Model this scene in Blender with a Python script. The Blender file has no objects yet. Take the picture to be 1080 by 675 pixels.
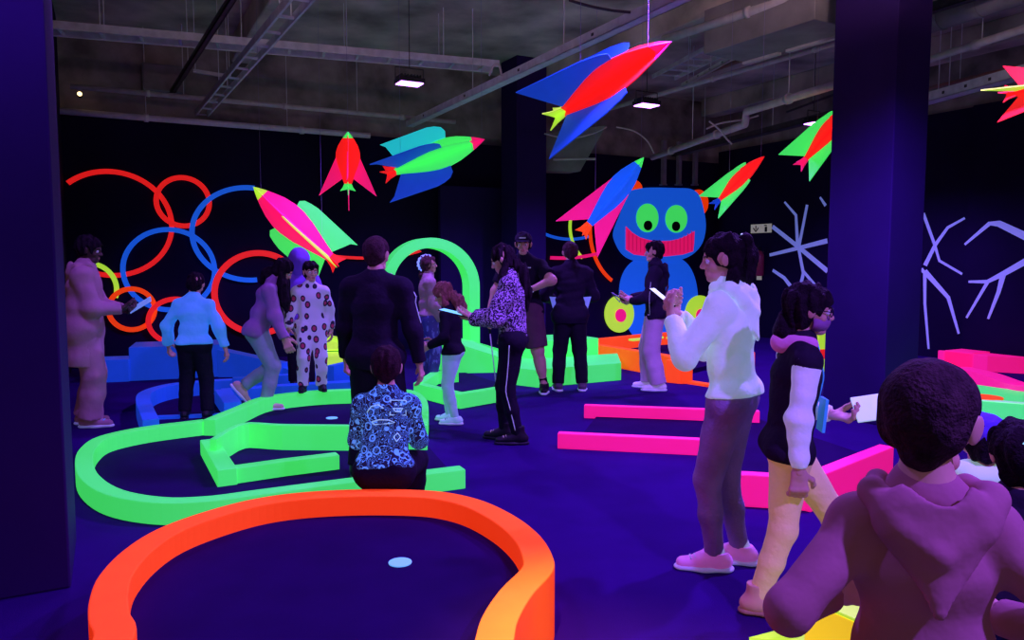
import bpy, bmesh, math, random
import numpy as np
from mathutils import Vector, Matrix
random.seed(7)
C = bpy.context.scene.collection
scn = bpy.context.scene
PI = math.pi
# ---------------------------------------------------------------- camera
FPX = 800.0; CAMZ = 1.5; HOR = 275.0
PITCH = math.atan((337.5 - HOR) / FPX)
cam_d = bpy.data.cameras.new('camera'); cam = bpy.data.objects.new('camera', cam_d); C.objects.link(cam)
cam_d.sensor_width = 36; cam_d.lens = FPX / 1080 * 36; cam_d.clip_start = .05
cam.location = (0, 0, CAMZ); cam.rotation_euler = (PI / 2 - PITCH, 0, 0)
scn.camera = cam
EYE = Vector((0, 0, CAMZ))
def ray(px, py):
    F = Vector((0, math.cos(PITCH), -math.sin(PITCH))); U = Vector((0, math.sin(PITCH), math.cos(PITCH)))
    return Vector((px - 540, 0, 0)) + U * (337.5 - py) + F * FPX
def P(px, py, z=0.0):                    # point of the horizontal plane z seen at a pixel of the photo
    r = ray(px, py); return EYE + r * ((z - CAMZ) / r.z)
def Q(px, py, Y):                        # point at distance Y
    r = ray(px, py); return EYE + r * (Y / r.y)
TH = math.radians(28)
UU = Vector((-math.sin(TH), math.cos(TH), 0)); VV = Vector((math.cos(TH), math.sin(TH), 0)); ZZ = Vector((0, 0, 1))
# ---------------------------------------------------------------- materials
_mc = {}
def M(name, col, rough=.6, emit=0., ecol=None, var=.12, scale=9., bump=0., bscale=60., metal=0., spec=.3):
    if name in _mc: return _mc[name]
    m = bpy.data.materials.new(name); m.use_nodes = True; nt = m.node_tree; N = nt.nodes; L = nt.links
    b = N['Principled BSDF']; b.inputs['Roughness'].default_value = rough; b.inputs['Metallic'].default_value = metal
    b.inputs['Specular IOR Level'].default_value = spec
    tc = N.new('ShaderNodeTexCoord'); nz = N.new('ShaderNodeTexNoise'); nz.inputs['Scale'].default_value = scale; nz.inputs['Detail'].default_value = 5
    L.new(tc.outputs['Object'], nz.inputs['Vector'])
    rp = N.new('ShaderNodeValToRGB'); L.new(nz.outputs['Fac'], rp.inputs['Fac'])
    rp.color_ramp.elements[0].position = .3; rp.color_ramp.elements[1].position = .7
    rp.color_ramp.elements[0].color = [c * (1 - var) for c in col] + [1]
    rp.color_ramp.elements[1].color = [min(1, c * (1 + var)) for c in col] + [1]
    L.new(rp.outputs['Color'], b.inputs['Base Color'])
    if emit > 0:
        b.inputs['Emission Color'].default_value = list(ecol or col) + [1]; b.inputs['Emission Strength'].default_value = emit
    if bump > 0:
        n2 = N.new('ShaderNodeTexNoise'); n2.inputs['Scale'].default_value = bscale; n2.inputs['Detail'].default_value = 3
        L.new(tc.outputs['Object'], n2.inputs['Vector'])
        bp = N.new('ShaderNodeBump'); bp.inputs['Strength'].default_value = bump; bp.inputs['Distance'].default_value = .02
        L.new(n2.outputs['Fac'], bp.inputs['Height']); L.new(bp.outputs['Normal'], b.inputs['Normal'])
    _mc[name] = m; return m
# fluorescent paints (they give off visible light under the ultraviolet lamps)
GREEN = M('fluorescent_green', (.08, .95, .14), .45, .6, (.07, 1, .16), var=.04)
LIME = M('fluorescent_lime', (.6, .95, .06), .45, .6, (.55, 1, .05), var=.04)
ORANGE = M('fluorescent_orange', (1, .30, .02), .6, .66, (1, .035, .001), var=.04, spec=.05)
RED = M('fluorescent_red', (1, .05, .03), .45, .62, (1, .012, .012), var=.04)
PINK = M('fluorescent_pink', (1, .04, .30), .45, .62, (1, .008, .15), var=.04)
BLUE = M('fluorescent_blue', (.02, .16, .62), .45, .30, (.012, .09, .9), var=.05)
SKYB = M('fluorescent_sky_blue', (.02, .22, .75), .45, .5, (.01, .13, 1), var=.05)
YELL = M('fluorescent_yellow', (.95, .75, .03), .45, .6, (1, .7, .01), var=.04)
LAV = M('fluorescent_white_tape', (.55, .55, .8), .5, .33, (.2, .3, 1), var=.06)
WHITEF = M('white_plastic', (.8, .85, .9), .4, .5, (.45, .75, .95), var=.02)
CARPET = M('dark_blue_carpet', (.028, .002, .12), .95, var=.12, scale=2.5, bump=.25, bscale=240, spec=.06)
FELT = M('dark_blue_felt', (.018, .002, .062), .95, var=.15, scale=3, bump=.15, bscale=300, spec=.06)
BLACKW = M('black_wall_paint', (.010, .004, .035), .8, var=.3, scale=.8, spec=.1)
PILLARM = M('dark_pillar_paint', (.022, .006, .085), .75, var=.2, scale=.9, spec=.15)
CONC = M('grey_concrete', (.55, .46, .42), .9, var=.5, scale=1.3, bump=.5, bscale=9)
CONCD = M('dark_concrete', (.30, .24, .24), .9, var=.5, scale=2.2, bump=.5, bscale=7)
METAL = M('galvanised_steel', (.75, .74, .8), .5, var=.15, metal=.1)
DMETAL = M('dark_steel', (.08, .07, .08), .5, var=.2, metal=.3)
PIPEM = M('pale_pipe_paint', (.62, .56, .58), .5, var=.12)
DUCTM = M('duct_sheet', (.26, .24, .25), .6, var=.25, scale=3)
BLACK = M('matt_black', (.006, .005, .01), .7, var=.2)
# ---------------------------------------------------------------- mesh helpers
def link(name, bm, m, parent=None, smooth=False, bevel=0, mats=None):
    bmesh.ops.recalc_face_normals(bm, faces=bm.faces)
    me = bpy.data.meshes.new(name); bm.to_mesh(me); bm.free()
    for x in (mats or [m]): me.materials.append(x)
    if smooth:
        me.polygons.foreach_set('use_smooth', [True] * len(me.polygons))
    o = bpy.data.objects.new(name, me); C.objects.link(o)
    if parent: o.parent = parent; o.matrix_parent_inverse = Matrix.Translation(-parent.location)
    if bevel:
        b = o.modifiers.new('bevel', 'BEVEL'); b.width = bevel; b.segments = 2; b.limit_method = 'ANGLE'; b.angle_limit = math.radians(40)
    return o
def root(name, label, cat, loc=(0, 0, 0), group=None):
    o = bpy.data.objects.new(name, None); C.objects.link(o); o.location = loc; o.empty_display_size = .1
    o['label'] = label; o['category'] = cat
    if group: o['group'] = group
    return o
def tag(o, label, cat, group=None, kind=None):
    o['label'] = label; o['category'] = cat
    if group: o['group'] = group
    if kind: o['kind'] = kind
    return o
def struct(o, label=None, cat=None):
    o['kind'] = 'structure'
    if label: o['label'] = label
    if cat: o['category'] = cat
    return o
def prism(bm, pts, d):                   # closed polygon (3-D points) extruded by vector d
    d = Vector(d); a = [bm.verts.new(Vector(p)) for p in pts]; b = [bm.verts.new(Vector(p) + d) for p in pts]
    n = len(a); bm.faces.new(a); bm.faces.new(b[::-1])
    for i in range(n): bm.faces.new((a[i], b[i], b[(i + 1) % n], a[(i + 1) % n]))
    return bm
def obox(bm, o, a, b, c):                # box from corner o along vectors a, b, c
    o, a, b, c = map(Vector, (o, a, b, c)); return prism(bm, [o, o + a, o + a + b, o + b], c)
def tube(bm, pts, r, n=8, cap=True):
    pts = [Vector(p) for p in pts]; rings = []
    rr = r if isinstance(r, (list, tuple)) else [r] * len(pts)
    t0 = (pts[1] - pts[0]).normalized(); nrm = t0.orthogonal().normalized()
    for i, p in enumerate(pts):
        t = (pts[min(i + 1, len(pts) - 1)] - pts[max(i - 1, 0)]).normalized()
        nrm = (nrm - t * nrm.dot(t)).normalized(); bn = t.cross(nrm)
        rings.append([bm.verts.new(p + (nrm * math.cos(2 * PI * k / n) + bn * math.sin(2 * PI * k / n)) * rr[i]) for k in range(n)])
    for a, b in zip(rings, rings[1:]):
        for k in range(n): bm.faces.new((a[k], a[(k + 1) % n], b[(k + 1) % n], b[k]))
    if cap: bm.faces.new(rings[0][::-1]); bm.faces.new(rings[-1])
    return bm
def catmull(pts, n=6, closed=False):
    pts = [Vector(p) for p in pts]; out = []; N_ = len(pts)
    for i in range(N_ if closed else N_ - 1):
        g = (lambda k: pts[k % N_]) if closed else (lambda k: pts[max(0, min(N_ - 1, k))])
        p0, p1, p2, p3 = g(i - 1), g(i), g(i + 1), g(i + 2)
        for j in range(n):
            t = j / n; out.append(.5 * ((2 * p1) + (p2 - p0) * t + (2 * p0 - 5 * p1 + 4 * p2 - p3) * t * t + (3 * p1 - p0 - 3 * p2 + p3) * t ** 3))
    if not closed: out.append(pts[-1])
    return out
def offset2(pts, d, closed=False):       # mitred offset to the left in the ground plane
    n = len(pts); out = []
    for i in range(n):
        a = pts[i - 1] if (i > 0 or closed) else None; b = pts[(i + 1) % n] if (i < n - 1 or closed) else None; p = pts[i]
        ds = []
        if a is not None and (p - a).length > 1e-6: ds.append((p - a).normalized())
        if b is not None and (b - p).length > 1e-6: ds.append((b - p).normalized())
        ns = [Vector((-q.y, q.x, 0)) for q in ds]; m = sum(ns, Vector((0, 0, 0))).normalized()
        k = max(.4, m.dot(ns[0])); out.append(p + m * (d / k))
    return out
def curb(bm, pts, w, z0, z1, closed=False, left=True):    # kerb whose one top edge follows pts
    pts = [Vector((p[0], p[1], 0)) for p in pts]; q = offset2(pts, w if left else -w, closed); rings = []
    for a, b in zip(pts, q):
        rings.append([bm.verts.new((a.x, a.y, z0)), bm.verts.new((b.x, b.y, z0)), bm.verts.new((b.x, b.y, z1)), bm.verts.new((a.x, a.y, z1))])
    n = len(rings)
    for i in range(n if closed else n - 1):
        a, b = rings[i], rings[(i + 1) % n]
        for k in range(4): bm.faces.new((a[k], a[(k + 1) % 4], b[(k + 1) % 4], b[k]))
    if not closed: bm.faces.new(rings[0]); bm.faces.new(rings[-1][::-1])
    return bm
def slab(bm, pts, z0, z1):
    return prism(bm, [Vector((p[0], p[1], z0)) for p in pts], (0, 0, z1 - z0))
def B(): return bmesh.new()
def strip(bm, pts, ws, nrm, th):         # flat tapered strip lying on a plane with normal nrm
    pts = [Vector(p) for p in pts]; nrm = Vector(nrm).normalized(); L_, R_ = [], []
    for i, p in enumerate(pts):
        t = (pts[min(i + 1, len(pts) - 1)] - pts[max(i - 1, 0)]).normalized(); s = nrm.cross(t).normalized() * ws[i] * .5
        L_.append(p + s); R_.append(p - s)
    for i in range(len(pts) - 1):
        prism(bm, [L_[i], L_[i + 1], R_[i + 1], R_[i]], nrm * th)
    return bm
# ---------------------------------------------------------------- room shell
C2 = Vector((4.3, 16.0, 0)); C1 = C2 - VV * 11.8
def on_plane(px, py, p0, n):
    r = ray(px, py); return EYE + r * ((p0 - EYE).dot(n) / r.dot(n))
def WB(px, py): return on_plane(px, py, C2, UU)          # back wall
def WR(px, py): return on_plane(px, py, C2, VV)          # right wall
HB, HR, HC = 3.52, 3.75, 4.75
bm = B(); obox(bm, (-9, -2.5, -.12), (20, 0, 0), (0, 22, 0), (0, 0, .12)); struct(link('floor', bm, CARPET))
bm = B(); obox(bm, (-9, -2.5, HC), (20, 0, 0), (0, 22, 0), (0, 0, .2)); struct(link('ceiling', bm, CONC))
bm = B(); obox(bm, C1 - VV * .2, VV * 12.2, UU * .2, ZZ * HB); struct(link('wall_back', bm, BLACKW))
bm = B(); obox(bm, C1 - VV * .2 + UU * .08 + ZZ * HB, VV * 12.2, UU * .2, ZZ * (HC - HB)); struct(link('wall_back_upper', bm, CONCD))
bm = B(); obox(bm, C2 - UU * 18, UU * 18, VV * .2, ZZ * HR); struct(link('wall_right', bm, BLACKW))
bm = B(); obox(bm, C2 - UU * 18 + VV * .08 + ZZ * HR, UU * 18, VV * .2, ZZ * (HC - HR)); struct(link('wall_right_upper', bm, CONCD))
bm = B(); obox(bm, C1 - UU * 12, UU * 12, VV * -.2, ZZ * HC); struct(link('wall_left', bm, BLACKW))
# shallow pilaster of the right wall
a = WR(1022, 300); a.z = 0
bm = B(); obox(bm, a - VV * .10, UU * -1.2, VV * .10, ZZ * HR); struct(link('trim_1', bm, BLACKW))
# black partition panels in front of the back wall, left of the middle pillar
a = WB(458, 300); b = WB(560, 300); a.z = b.z = 0
bm = B(); obox(bm, a - UU * .30, b - a, UU * .1, ZZ * 2.75); struct(link('trim_2', bm, PILLARM))
# square pillars
def pillar(corner, da, db, h=HC):
    bm = B(); obox(bm, Vector((corner.x, corner.y, 0)), da, db, ZZ * h); return struct(link('pillar', bm, PILLARM, bevel=.01))
pillar(P(931, 450), UU * .66, VV * .47)
pillar(Q(545, 300, 12.3), UU * .55, VV * .55)
pillar(P(75, 620), UU * .7, VV * -.8)
# concrete beams under the slab
def pl(px, py, z): return P(px, py, z)
for k, (t0) in enumerate((2.2, 6.9, 11.2)):
    o = C1 + VV * t0 - UU * 11; bm = B(); obox(bm, o + ZZ * (HC - .34), VV * .35, UU * 10.9, ZZ * .34); struct(link('ceiling_beam', bm, CONC, bevel=.02))
# ---------------------------------------------------------------- overhead services
def line_on(z, a, b, ext0=0, ext1=0):
    A, Bp = P(a[0], a[1], z), P(b[0], b[1], z); d = (Bp - A).normalized(); return A - d * ext0, Bp + d * ext1
def hanger(parent, p, top=HC, r=.006):
    bm = B(); tube(bm, [p, (p[0], p[1], top)], r, 6); return link('hanger_rod', bm, METAL, parent)
def cable_ladder(A, Bp, w, h, name, label, n, mat=METAL, hang=()):
    d = Bp - A; t = d.normalized(); s = Vector((-t.y, t.x, 0)); r = root(name, label, 'cable tray', A)
    for q in (-1, 1):
        bm = B(); o = A + s * (q * w / 2 - .012); obox(bm, o, d, s * .024, ZZ * h); link('side_rail', bm, mat, r, bevel=.003)
    for i in range(n):
        bm = B(); c = A + d * ((i + .5) / n) - s * (w / 2); obox(bm, c + ZZ * .015, s * w, t * .035, ZZ * .02); link('rung', bm, mat, r)
    for f in hang:
        for q in (-1, 1): hanger(r, A + d * f + s * (q * (w / 2 - .03)) + ZZ * h * .4)
    return r
def beam(A, Bp, w, h, name, label, mat, cat='rail', hang=()):
    d = Bp - A; t = d.normalized(); s = Vector((-t.y, t.x, 0)).normalized(); r = root(name, label, cat, A)
    bm = B(); obox(bm, A - s * w / 2, d, s * w, ZZ * .012)                  # open channel: web and two flanges
    obox(bm, A - s * w / 2, d, s * .012, ZZ * h); obox(bm, A + s * (w / 2 - .012), d, s * .012, ZZ * h)
    link('channel', bm, mat, r)
    for i in range(5):
        bm = B(); c = A + d * ((i + .5) / 5); obox(bm, c - s * (w / 2 + .004) + ZZ * h * .35, t * .04, s * .004, ZZ * h * .3); link('slot_plate', bm, DMETAL, r)
    for f in hang: hanger(r, A + d * f + ZZ * .01)
    return r
def pipe(pts, rad, label, mat=PIPEM, hang=(), name='ceiling_pipe', cat='pipe', rb=.1):
    r = root(name, label, cat, pts[0]); bm = B(); tube(bm, pts, rad, 10); link('tube', bm, mat, r, smooth=True)
    for a, b in zip(pts, pts[1:]):
        a, b = Vector(a), Vector(b); d = b - a
        if d.length < 1: continue
        for i in range(max(1, int(d.length / 1.6))):
            c = a + d * ((i + .5) / max(1, int(d.length / 1.6))); bm = B(); tube(bm, [c - d.normalized() * .03, c + d.normalized() * .03], rad * 1.3, 10); link('coupling', bm, mat, r, smooth=True)
    for p in hang: hanger(r, p)
    return r
A, Bp = line_on(4.05, (40, 33), (523, 74)); cable_ladder(A, Bp, .32, .09, 'cable_ladder', 'galvanised cable ladder along the rings wall just under the ceiling', 13, hang=(.12, .4, .63, .86))
A, Bp = line_on(3.62, (210, 126), (320, 0), 0, 1.2); cable_ladder(A, Bp, .16, .08, 'cable_ladder', 'bluish narrow cable tray running steeply overhead at upper left', 14, mat=METAL, hang=(.3, .75))
A, Bp = line_on(3.85, (176, 108), (246, 0), 0, .5); beam(A, Bp, .06, .06, 'ceiling_rail', 'thin dark rail left of the bluish cable tray', DMETAL, hang=(.4,))
A, Bp = line_on(3.62, (432, 134), (722, 0), 0, 1.0); beam(A, Bp, .12, .09, 'ceiling_rail', 'long grey steel channel rising from picture centre to the top edge', METAL, hang=(.32, .62, .9))
def wall_tube(py0, py1, px0, px1, off, r, label, mat):
    a = on_plane(px0, py0, C2 - UU * off, UU); b = on_plane(px1, py1, C2 - UU * off, UU); b.z = a.z = (a.z + b.z) / 2
    return pipe([a, b], r, label, mat, hang=(a + (b - a) * .25, a + (b - a) * .7))
wall_tube(97, 124, 74, 480, .5, .035, 'upper grey pipe above the black rings wall', PIPEM)
wall_tube(117, 143, 60, 390, .12, .045, 'lower lavender pipe along the top edge of the rings wall', M('lit_lavender_pipe', (.9, .78, 1), .5))  # brighter base colour stands in for light from the nearby lamp
# right-hand services, all along the depth of the room
A, Bp = line_on(4.2, (700, 42), (855, -8), 0, .5); pipe([A, Bp], .05, 'pale lavender pipe above the red rocket nose, at the top edge', hang=(A + (Bp - A) * .5,))
A, Bp = line_on(4.0, (580, 133), (880, 46), 0, .6); pipe([A, Bp], .035, 'long thin pale pipe passing behind the middle lamp', hang=(A + (Bp - A) * .2, A + (Bp - A) * .55))
A = P(688, 166, 3.3); Bp = P(786, 131, 3.3); Cc = P(787, 118, 3.45); D = P(885, 88, 3.45)
pipe([A, Bp, Bp + (Cc - Bp) * .3 + ZZ * .0, Cc, D], .05, 'pale offset pipe stepping up behind the red and green rocket', hang=(A + (Bp - A) * .5, Cc + (D - Cc) * .5))
A, Bp = line_on(3.95, (720, 92), (785, 56)); beam(A, Bp, .05, .05, 'ceiling_rail', 'short bright strut left of the dark duct', PIPEM, hang=(.5,))
A, Bp = line_on(3.6, (700, 168), (885, 122)); beam(A, Bp, .16, .09, 'cable_channel', 'dark tray above the red and green rockets', DMETAL, 'cable tray', hang=(.3, .7))
A, Bp = line_on(4.05, (830, 118), (890, 96)); pipe([A, Bp], .02, 'thin pipe beside the right pillar', DMETAL, hang=(A + (Bp - A) * .5,))
# duct
A, Bp = line_on(3.9, (786, 66), (905, 32)); d = Bp - A; t = d.normalized(); s = Vector((-t.y, t.x, 0))
r = root('ventilation_duct', 'dark rectangular sheet metal duct left of the right pillar', 'duct', A)
bm = B(); obox(bm, A, d, s * -.7, ZZ * .5); link('duct_body', bm, DUCTM, r, bevel=.01)
bm = B(); obox(bm, A - s * -.01 - ZZ * .03, d * .35, s * -.06, ZZ * .03); obox(bm, A + d * .42 - s * -.01 - ZZ * .03, d * .58, s * -.06, ZZ * .03); link('lower_flange', bm, PIPEM, r)
for f in (.1, .4): hanger(r, A + d * f + s * -.35 + ZZ * .48)
# right of the right pillar
A, Bp = line_on(4.15, (975, 36), (1100, -4)); d = Bp - A; t = d.normalized(); s = Vector((-t.y, t.x, 0))
r = root('ventilation_duct', 'round blue lit duct right of the right pillar', 'duct', A); bm = B(); tube(bm, [A + ZZ * .12, Bp + ZZ * .12], .13, 16); link('duct_body', bm, DUCTM, r, True)
bm = B()
for f in (.15, .5, .85): tube(bm, [A + d * f + ZZ * .12, A + d * f + t * .04 + ZZ * .12], .14, 16)
link('joint_ring', bm, DUCTM, r); hanger(r, A + d * .5 + ZZ * .2)
A, Bp = line_on(3.95, (970, 66), (1100, 24)); pipe([A, Bp], .045, 'white pipe under the round duct at right', hang=(A + (Bp - A) * .55,))
A, Bp = line_on(3.6, (968, 112), (1092, 78)); beam(A, Bp, .2, .12, 'cable_channel', 'grey cable channel behind the rocket at the right edge', METAL, 'cable tray', hang=(.2, .3))
# grey sheet hood behind the middle pillar
a = Q(574, 180, 12.9); b = Q(574, 140, 12.9); c = Q(640, 132, 12.6); d2 = Q(612, 181, 12.7)
r = root('ventilation_hood', 'grey slanted sheet metal hood right of the middle pillar top', 'duct', a)
bm = B(); prism(bm, [a, b, c, d2], UU * .35); link('hood_body', bm, DUCTM, r, bevel=.01)
bm = B(); tube(bm, [a + Vector((.15, -.05, .18)), d2 + Vector((.25, -.05, .2))], .02); link('pipe', bm, PIPEM, r); hanger(r, b + (c - b) * .5 + UU * .17)
# grilled opening above the monster (row of pale posts on the wall head)
for k, x in enumerate((697, 713, 730)):
    p = WB(x, 196) - UU * .12; p2 = WB(x, 166) - UU * .12; q = .04
    bm = B(); obox(bm, Vector((p.x, p.y, p.z)) - VV * q, VV * 2 * q, UU * 2 * q, ZZ * (HB - p.z + .35)); obox(bm, Vector((p.x, p.y, p.z)) - VV * q * 1.6, VV * 3.2 * q, UU * 2.4 * q, ZZ * .03)
    tag(link('wall_post', bm, M('post_paint', (.3, .25, .33), .7)), ['first', 'middle', 'last'][k] + ' of three pale posts above the blue monster, counted from the left', 'post', 'pale posts above the monster')
A, Bp = line_on(4.45, (700, 84), (872, -4)); cable_ladder(A, Bp, .4, .07, 'cable_ladder', 'wide violet lit cable ladder high above the duct, near the tall pillar', 12, hang=(.3, .7))
A, Bp = line_on(4.2, (962, 20), (1090, -20)); beam(A, Bp, .1, .1, 'ceiling_rail', 'dark rail at the top right corner', DMETAL, hang=(.5,))
A, Bp = line_on(4.3, (880, 30), (740, 78)); pipe([A, Bp], .03, 'thin rusty pipe above the ventilation duct', M('rusty_pipe', (.3, .14, .12), .6), hang=(A + (Bp - A) * .5,))
A, Bp = line_on(3.9, (968, 96), (1090, 66)); pipe([A, Bp], .025, 'thin rusty pipe above the cable channel at the right edge', M('rusty_pipe', (.3, .14, .12), .6), hang=(A + (Bp - A) * .4,))
a = on_plane(150, 98, C2 - UU * -.05, UU); r = root('junction_box', 'grey junction box on the concrete above the rings wall', 'junction box', a)
bm = B(); obox(bm, a, VV * .55, -UU * .22, ZZ * .38); link('box_body', bm, DUCTM, r, bevel=.008)
bm = B(); obox(bm, a + VV * .02 + ZZ * .02 - UU * .222, VV * .51, -UU * .012, ZZ * .34); link('box_lid', bm, CONCD, r, bevel=.004)
A = Q(204, 76, 9.6); Bp = Q(244, 84, 9.9); Bp.z = A.z; r = root('trapeze_hanger', 'pale trapeze hanger between the two left cable trays', 'hanger', A)
bm = B(); obox(bm, A, Bp - A, UU * .05, ZZ * .04); link('crossbar', bm, PIPEM, r); hanger(r, A + (Bp - A) * .05); hanger(r, A + (Bp - A) * .95)
p = on_plane(84, 99, C2 - UU * .1, UU); r = root('wall_bulb', 'small warm bulb glinting above the left end of the rings wall', 'lamp', p)
bm = B(); bmesh.ops.create_uvsphere(bm, u_segments=12, v_segments=8, radius=.03, matrix=Matrix.Translation(p)); link('bulb', bm, M('warm_bulb', (.9, .7, .4), .4, 3, (1, .7, .3)), r, True)
bm = B(); tube(bm, [p + UU * .02, p + UU * .18], .022, 8); link('bulb_holder', bm, BLACK, r)
# loose cables drooping from the ceiling
def cable(px_pts, Y, label, mat=PIPEM, r=.012):
    pts = catmull([Q(x, y, Y) for x, y in px_pts], 6); bm = B(); tube(bm, pts, r, 6); return tag(link('loose_cable', bm, mat, None, True), label, 'cable')
cable([(574, 141), (600, 146), (625, 141), (640, 134)], 12.4, 'loose pale cable drooping beside the grey hood')
cable([(650, 134), (668, 138), (682, 148), (690, 162)], 12.2, 'bent pale cable end below the middle lamp')
cable([(745, 136), (760, 130), (785, 126), (800, 122)], 10.5, 'loose cable over the offset pipe')
cable([(748, 128), (758, 136), (766, 146), (772, 152)], 10.3, 'short curled cable hanging left of the offset pipe')
cable([(516, 80), (520, 70), (526, 68), (529, 80)], 8.6, 'small cable loop at the end of the cable ladder')
cable([(600, 0), (620, 6), (645, 11), (665, 13)], 6.6, 'thin dark cable along the ceiling at the top edge', DMETAL)
# ---------------------------------------------------------------- ultraviolet lamps
HOUS = M('lamp_housing', (.02, .02, .03), .4)
LENS = M('lamp_lens', (.5, .3, .9), .3, 9, (.55, .17, 1.0), var=.01)
LAMPCOL = (.27, .09, 1.0)
def uv_lamp(p, label, power, ang=150, blend=.6, top=HC, aim=None, w=.30):
    r = root('ultraviolet_lamp', label, 'lamp', p, 'ultraviolet floodlights under the ceiling')
    p = Vector(p)
    bm = B(); obox(bm, p - VV * w / 2 - UU * .11, VV * w, UU * .22, ZZ * .05); 
    for k in range(7): obox(bm, p - VV * (w / 2 - .02 - k * (w - .06) / 6.4) - UU * .1 + ZZ * .05, VV * .012, UU * .2, ZZ * .035)
    link('housing', bm, HOUS, r, bevel=.004)
    bm = B(); obox(bm, p - VV * (w / 2 - .015) - UU * .095 - ZZ * .012, VV * (w - .03), UU * .19, ZZ * .0118); link('lens', bm, LENS, r, bevel=.004)
    bm = B(); tube(bm, [p - VV * (w / 2 + .02) + ZZ * .02, p - VV * (w / 2 + .02) + ZZ * .17, p + VV * (w / 2 + .02) + ZZ * .17, p + VV * (w / 2 + .02) + ZZ * .02], .008, 6); link('bracket', bm, DMETAL, r)
    bm = B(); tube(bm, [p + ZZ * .17, Vector((p.x, p.y, top))], .006, 6); link('cable', bm, DMETAL, r)
    ld = bpy.data.lights.new('ultraviolet_spot', 'SPOT'); ld.energy = power; ld.color = LAMPCOL; ld.spot_size = math.radians(ang); ld.spot_blend = blend; ld.shadow_soft_size = .07
    lo = bpy.data.objects.new('ultraviolet_spot', ld); C.objects.link(lo); lo.parent = r; lo.location = (0, 0, -.09)
    if aim is not None:
        dv = Vector(aim) - p; lo.rotation_euler = dv.to_track_quat('-Z', 'Y').to_euler()
    return r
# ---------------------------------------------------------------- mini golf courses
def course(name, label, loc, group=None): return root(name, label, 'mini golf course', (loc[0], loc[1], 0), group)
def PP(pxs, z): return [P(x, y, z) for x, y in pxs]
CUPM = M('cup_blue_white', (.25, .55, .8), .5, .6, (.16, .62, 1), var=.02)
def cup(parent, p, r=.055, m=CUPM, z=0):
    bm = B(); c = Vector((p.x, p.y, z)); tube(bm, [c + ZZ * .001, c + ZZ * .007], r, 28); return link('hole_cup', bm, m, parent, bevel=.002)
# orange ring in the foreground: a raised pear-shaped green with a kerb
ZO, ZI = .30, .20
outer = PP([(96, 676), (93, 655), (94, 632), (104, 607), (130, 580), (165, 558), (210, 541), (262, 527), (312, 519.5), (370, 516), (430, 516), (472, 519), (510, 528), (545, 545), (570, 565), (583, 586), (583, 602), (562, 626), (547, 652), (542, 676)], ZO)
lo_, ro_ = outer[0], outer[-1]
outer = outer + [ro_ + Vector((-.02, -.3, 0)), ro_ + Vector((-.12, -.75, 0)), ro_ + Vector((-.55, -1.05, 0)), lo_ + Vector((.45, -1.05, 0)), lo_ + Vector((.16, -.66, 0)), lo_ + Vector((.04, -.3, 0))]
outer = [Vector((p.x, p.y, 0)) for p in catmull(outer, 5, True)]
t = course('mini_golf_course', 'orange ringed raised mini golf green in the foreground with one white hole', (-.4, 2.6))
bm = B(); curb(bm, outer, .125, 0, ZO, True, False); link('border', bm, ORANGE, t, bevel=.006)
inn = offset2(outer, -.1251, True)
bm = B(); slab(bm, inn, 0, ZI); link('playing_surface', bm, FELT, t)
cup(t, P(422, 594, ZI), .05, z=ZI)
# big green course with a return lane
ZG = .13
t = course('mini_golf_course', 'large bright green mini golf course with a return lane, left of the sitting boy', (-1.8, 5.3))
gp = [(491, 495), (450, 500), (400, 505), (330, 514), (270, 522), (215, 529), (160, 530), (110, 521), (84, 504), (79, 486), (85, 472), (104, 460), (150, 450), (214, 442)]
lower = catmull(PP(gp, ZG), 5)
bm = B(); curb(bm, lower, .11, 0, ZG, False, False); link('border', bm, GREEN, t, bevel=.006)
upper = catmull(PP([(214, 442.5), (245, 430), (275, 418.5), (320, 412.5), (365, 410), (410, 409.5), (437, 412), (449, 420), (452, 432), (451, 446)], .15), 5)
bm = B(); curb(bm, upper, .11, 0, .15, False, False); link('border', bm, GREEN, t, bevel=.006)
bm = B(); curb(bm, catmull(PP([(221, 463), (254, 446), (300, 447), (358, 447.5), (420, 448), (450, 447)], .21), 4), .05, 0, .21, False, False); link('border', bm, GREEN, t, bevel=.006)
bm = B(); curb(bm, PP([(358, 480), (300, 487), (243, 495)], .115), .10, 0, .115, False, False); link('border', bm, GREEN, t, bevel=.006)
bm = B(); curb(bm, PP([(229, 496), (211, 464)], .125), .125, 0, .125, False, False); link('border', bm, GREEN, t, bevel=.006)
fl = [Vector((p.x, p.y, 0)) for p in offset2([Vector((q.x, q.y, 0)) for q in lower], -.05)] + [Vector((p.x, p.y, 0)) for p in offset2([Vector((q.x, q.y, 0)) for q in upper], -.05)]
bm = B(); slab(bm, fl, .001, .012); link('playing_surface', bm, FELT, t)
cup(t, P(350, 441, .014), .055, z=.012)
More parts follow.
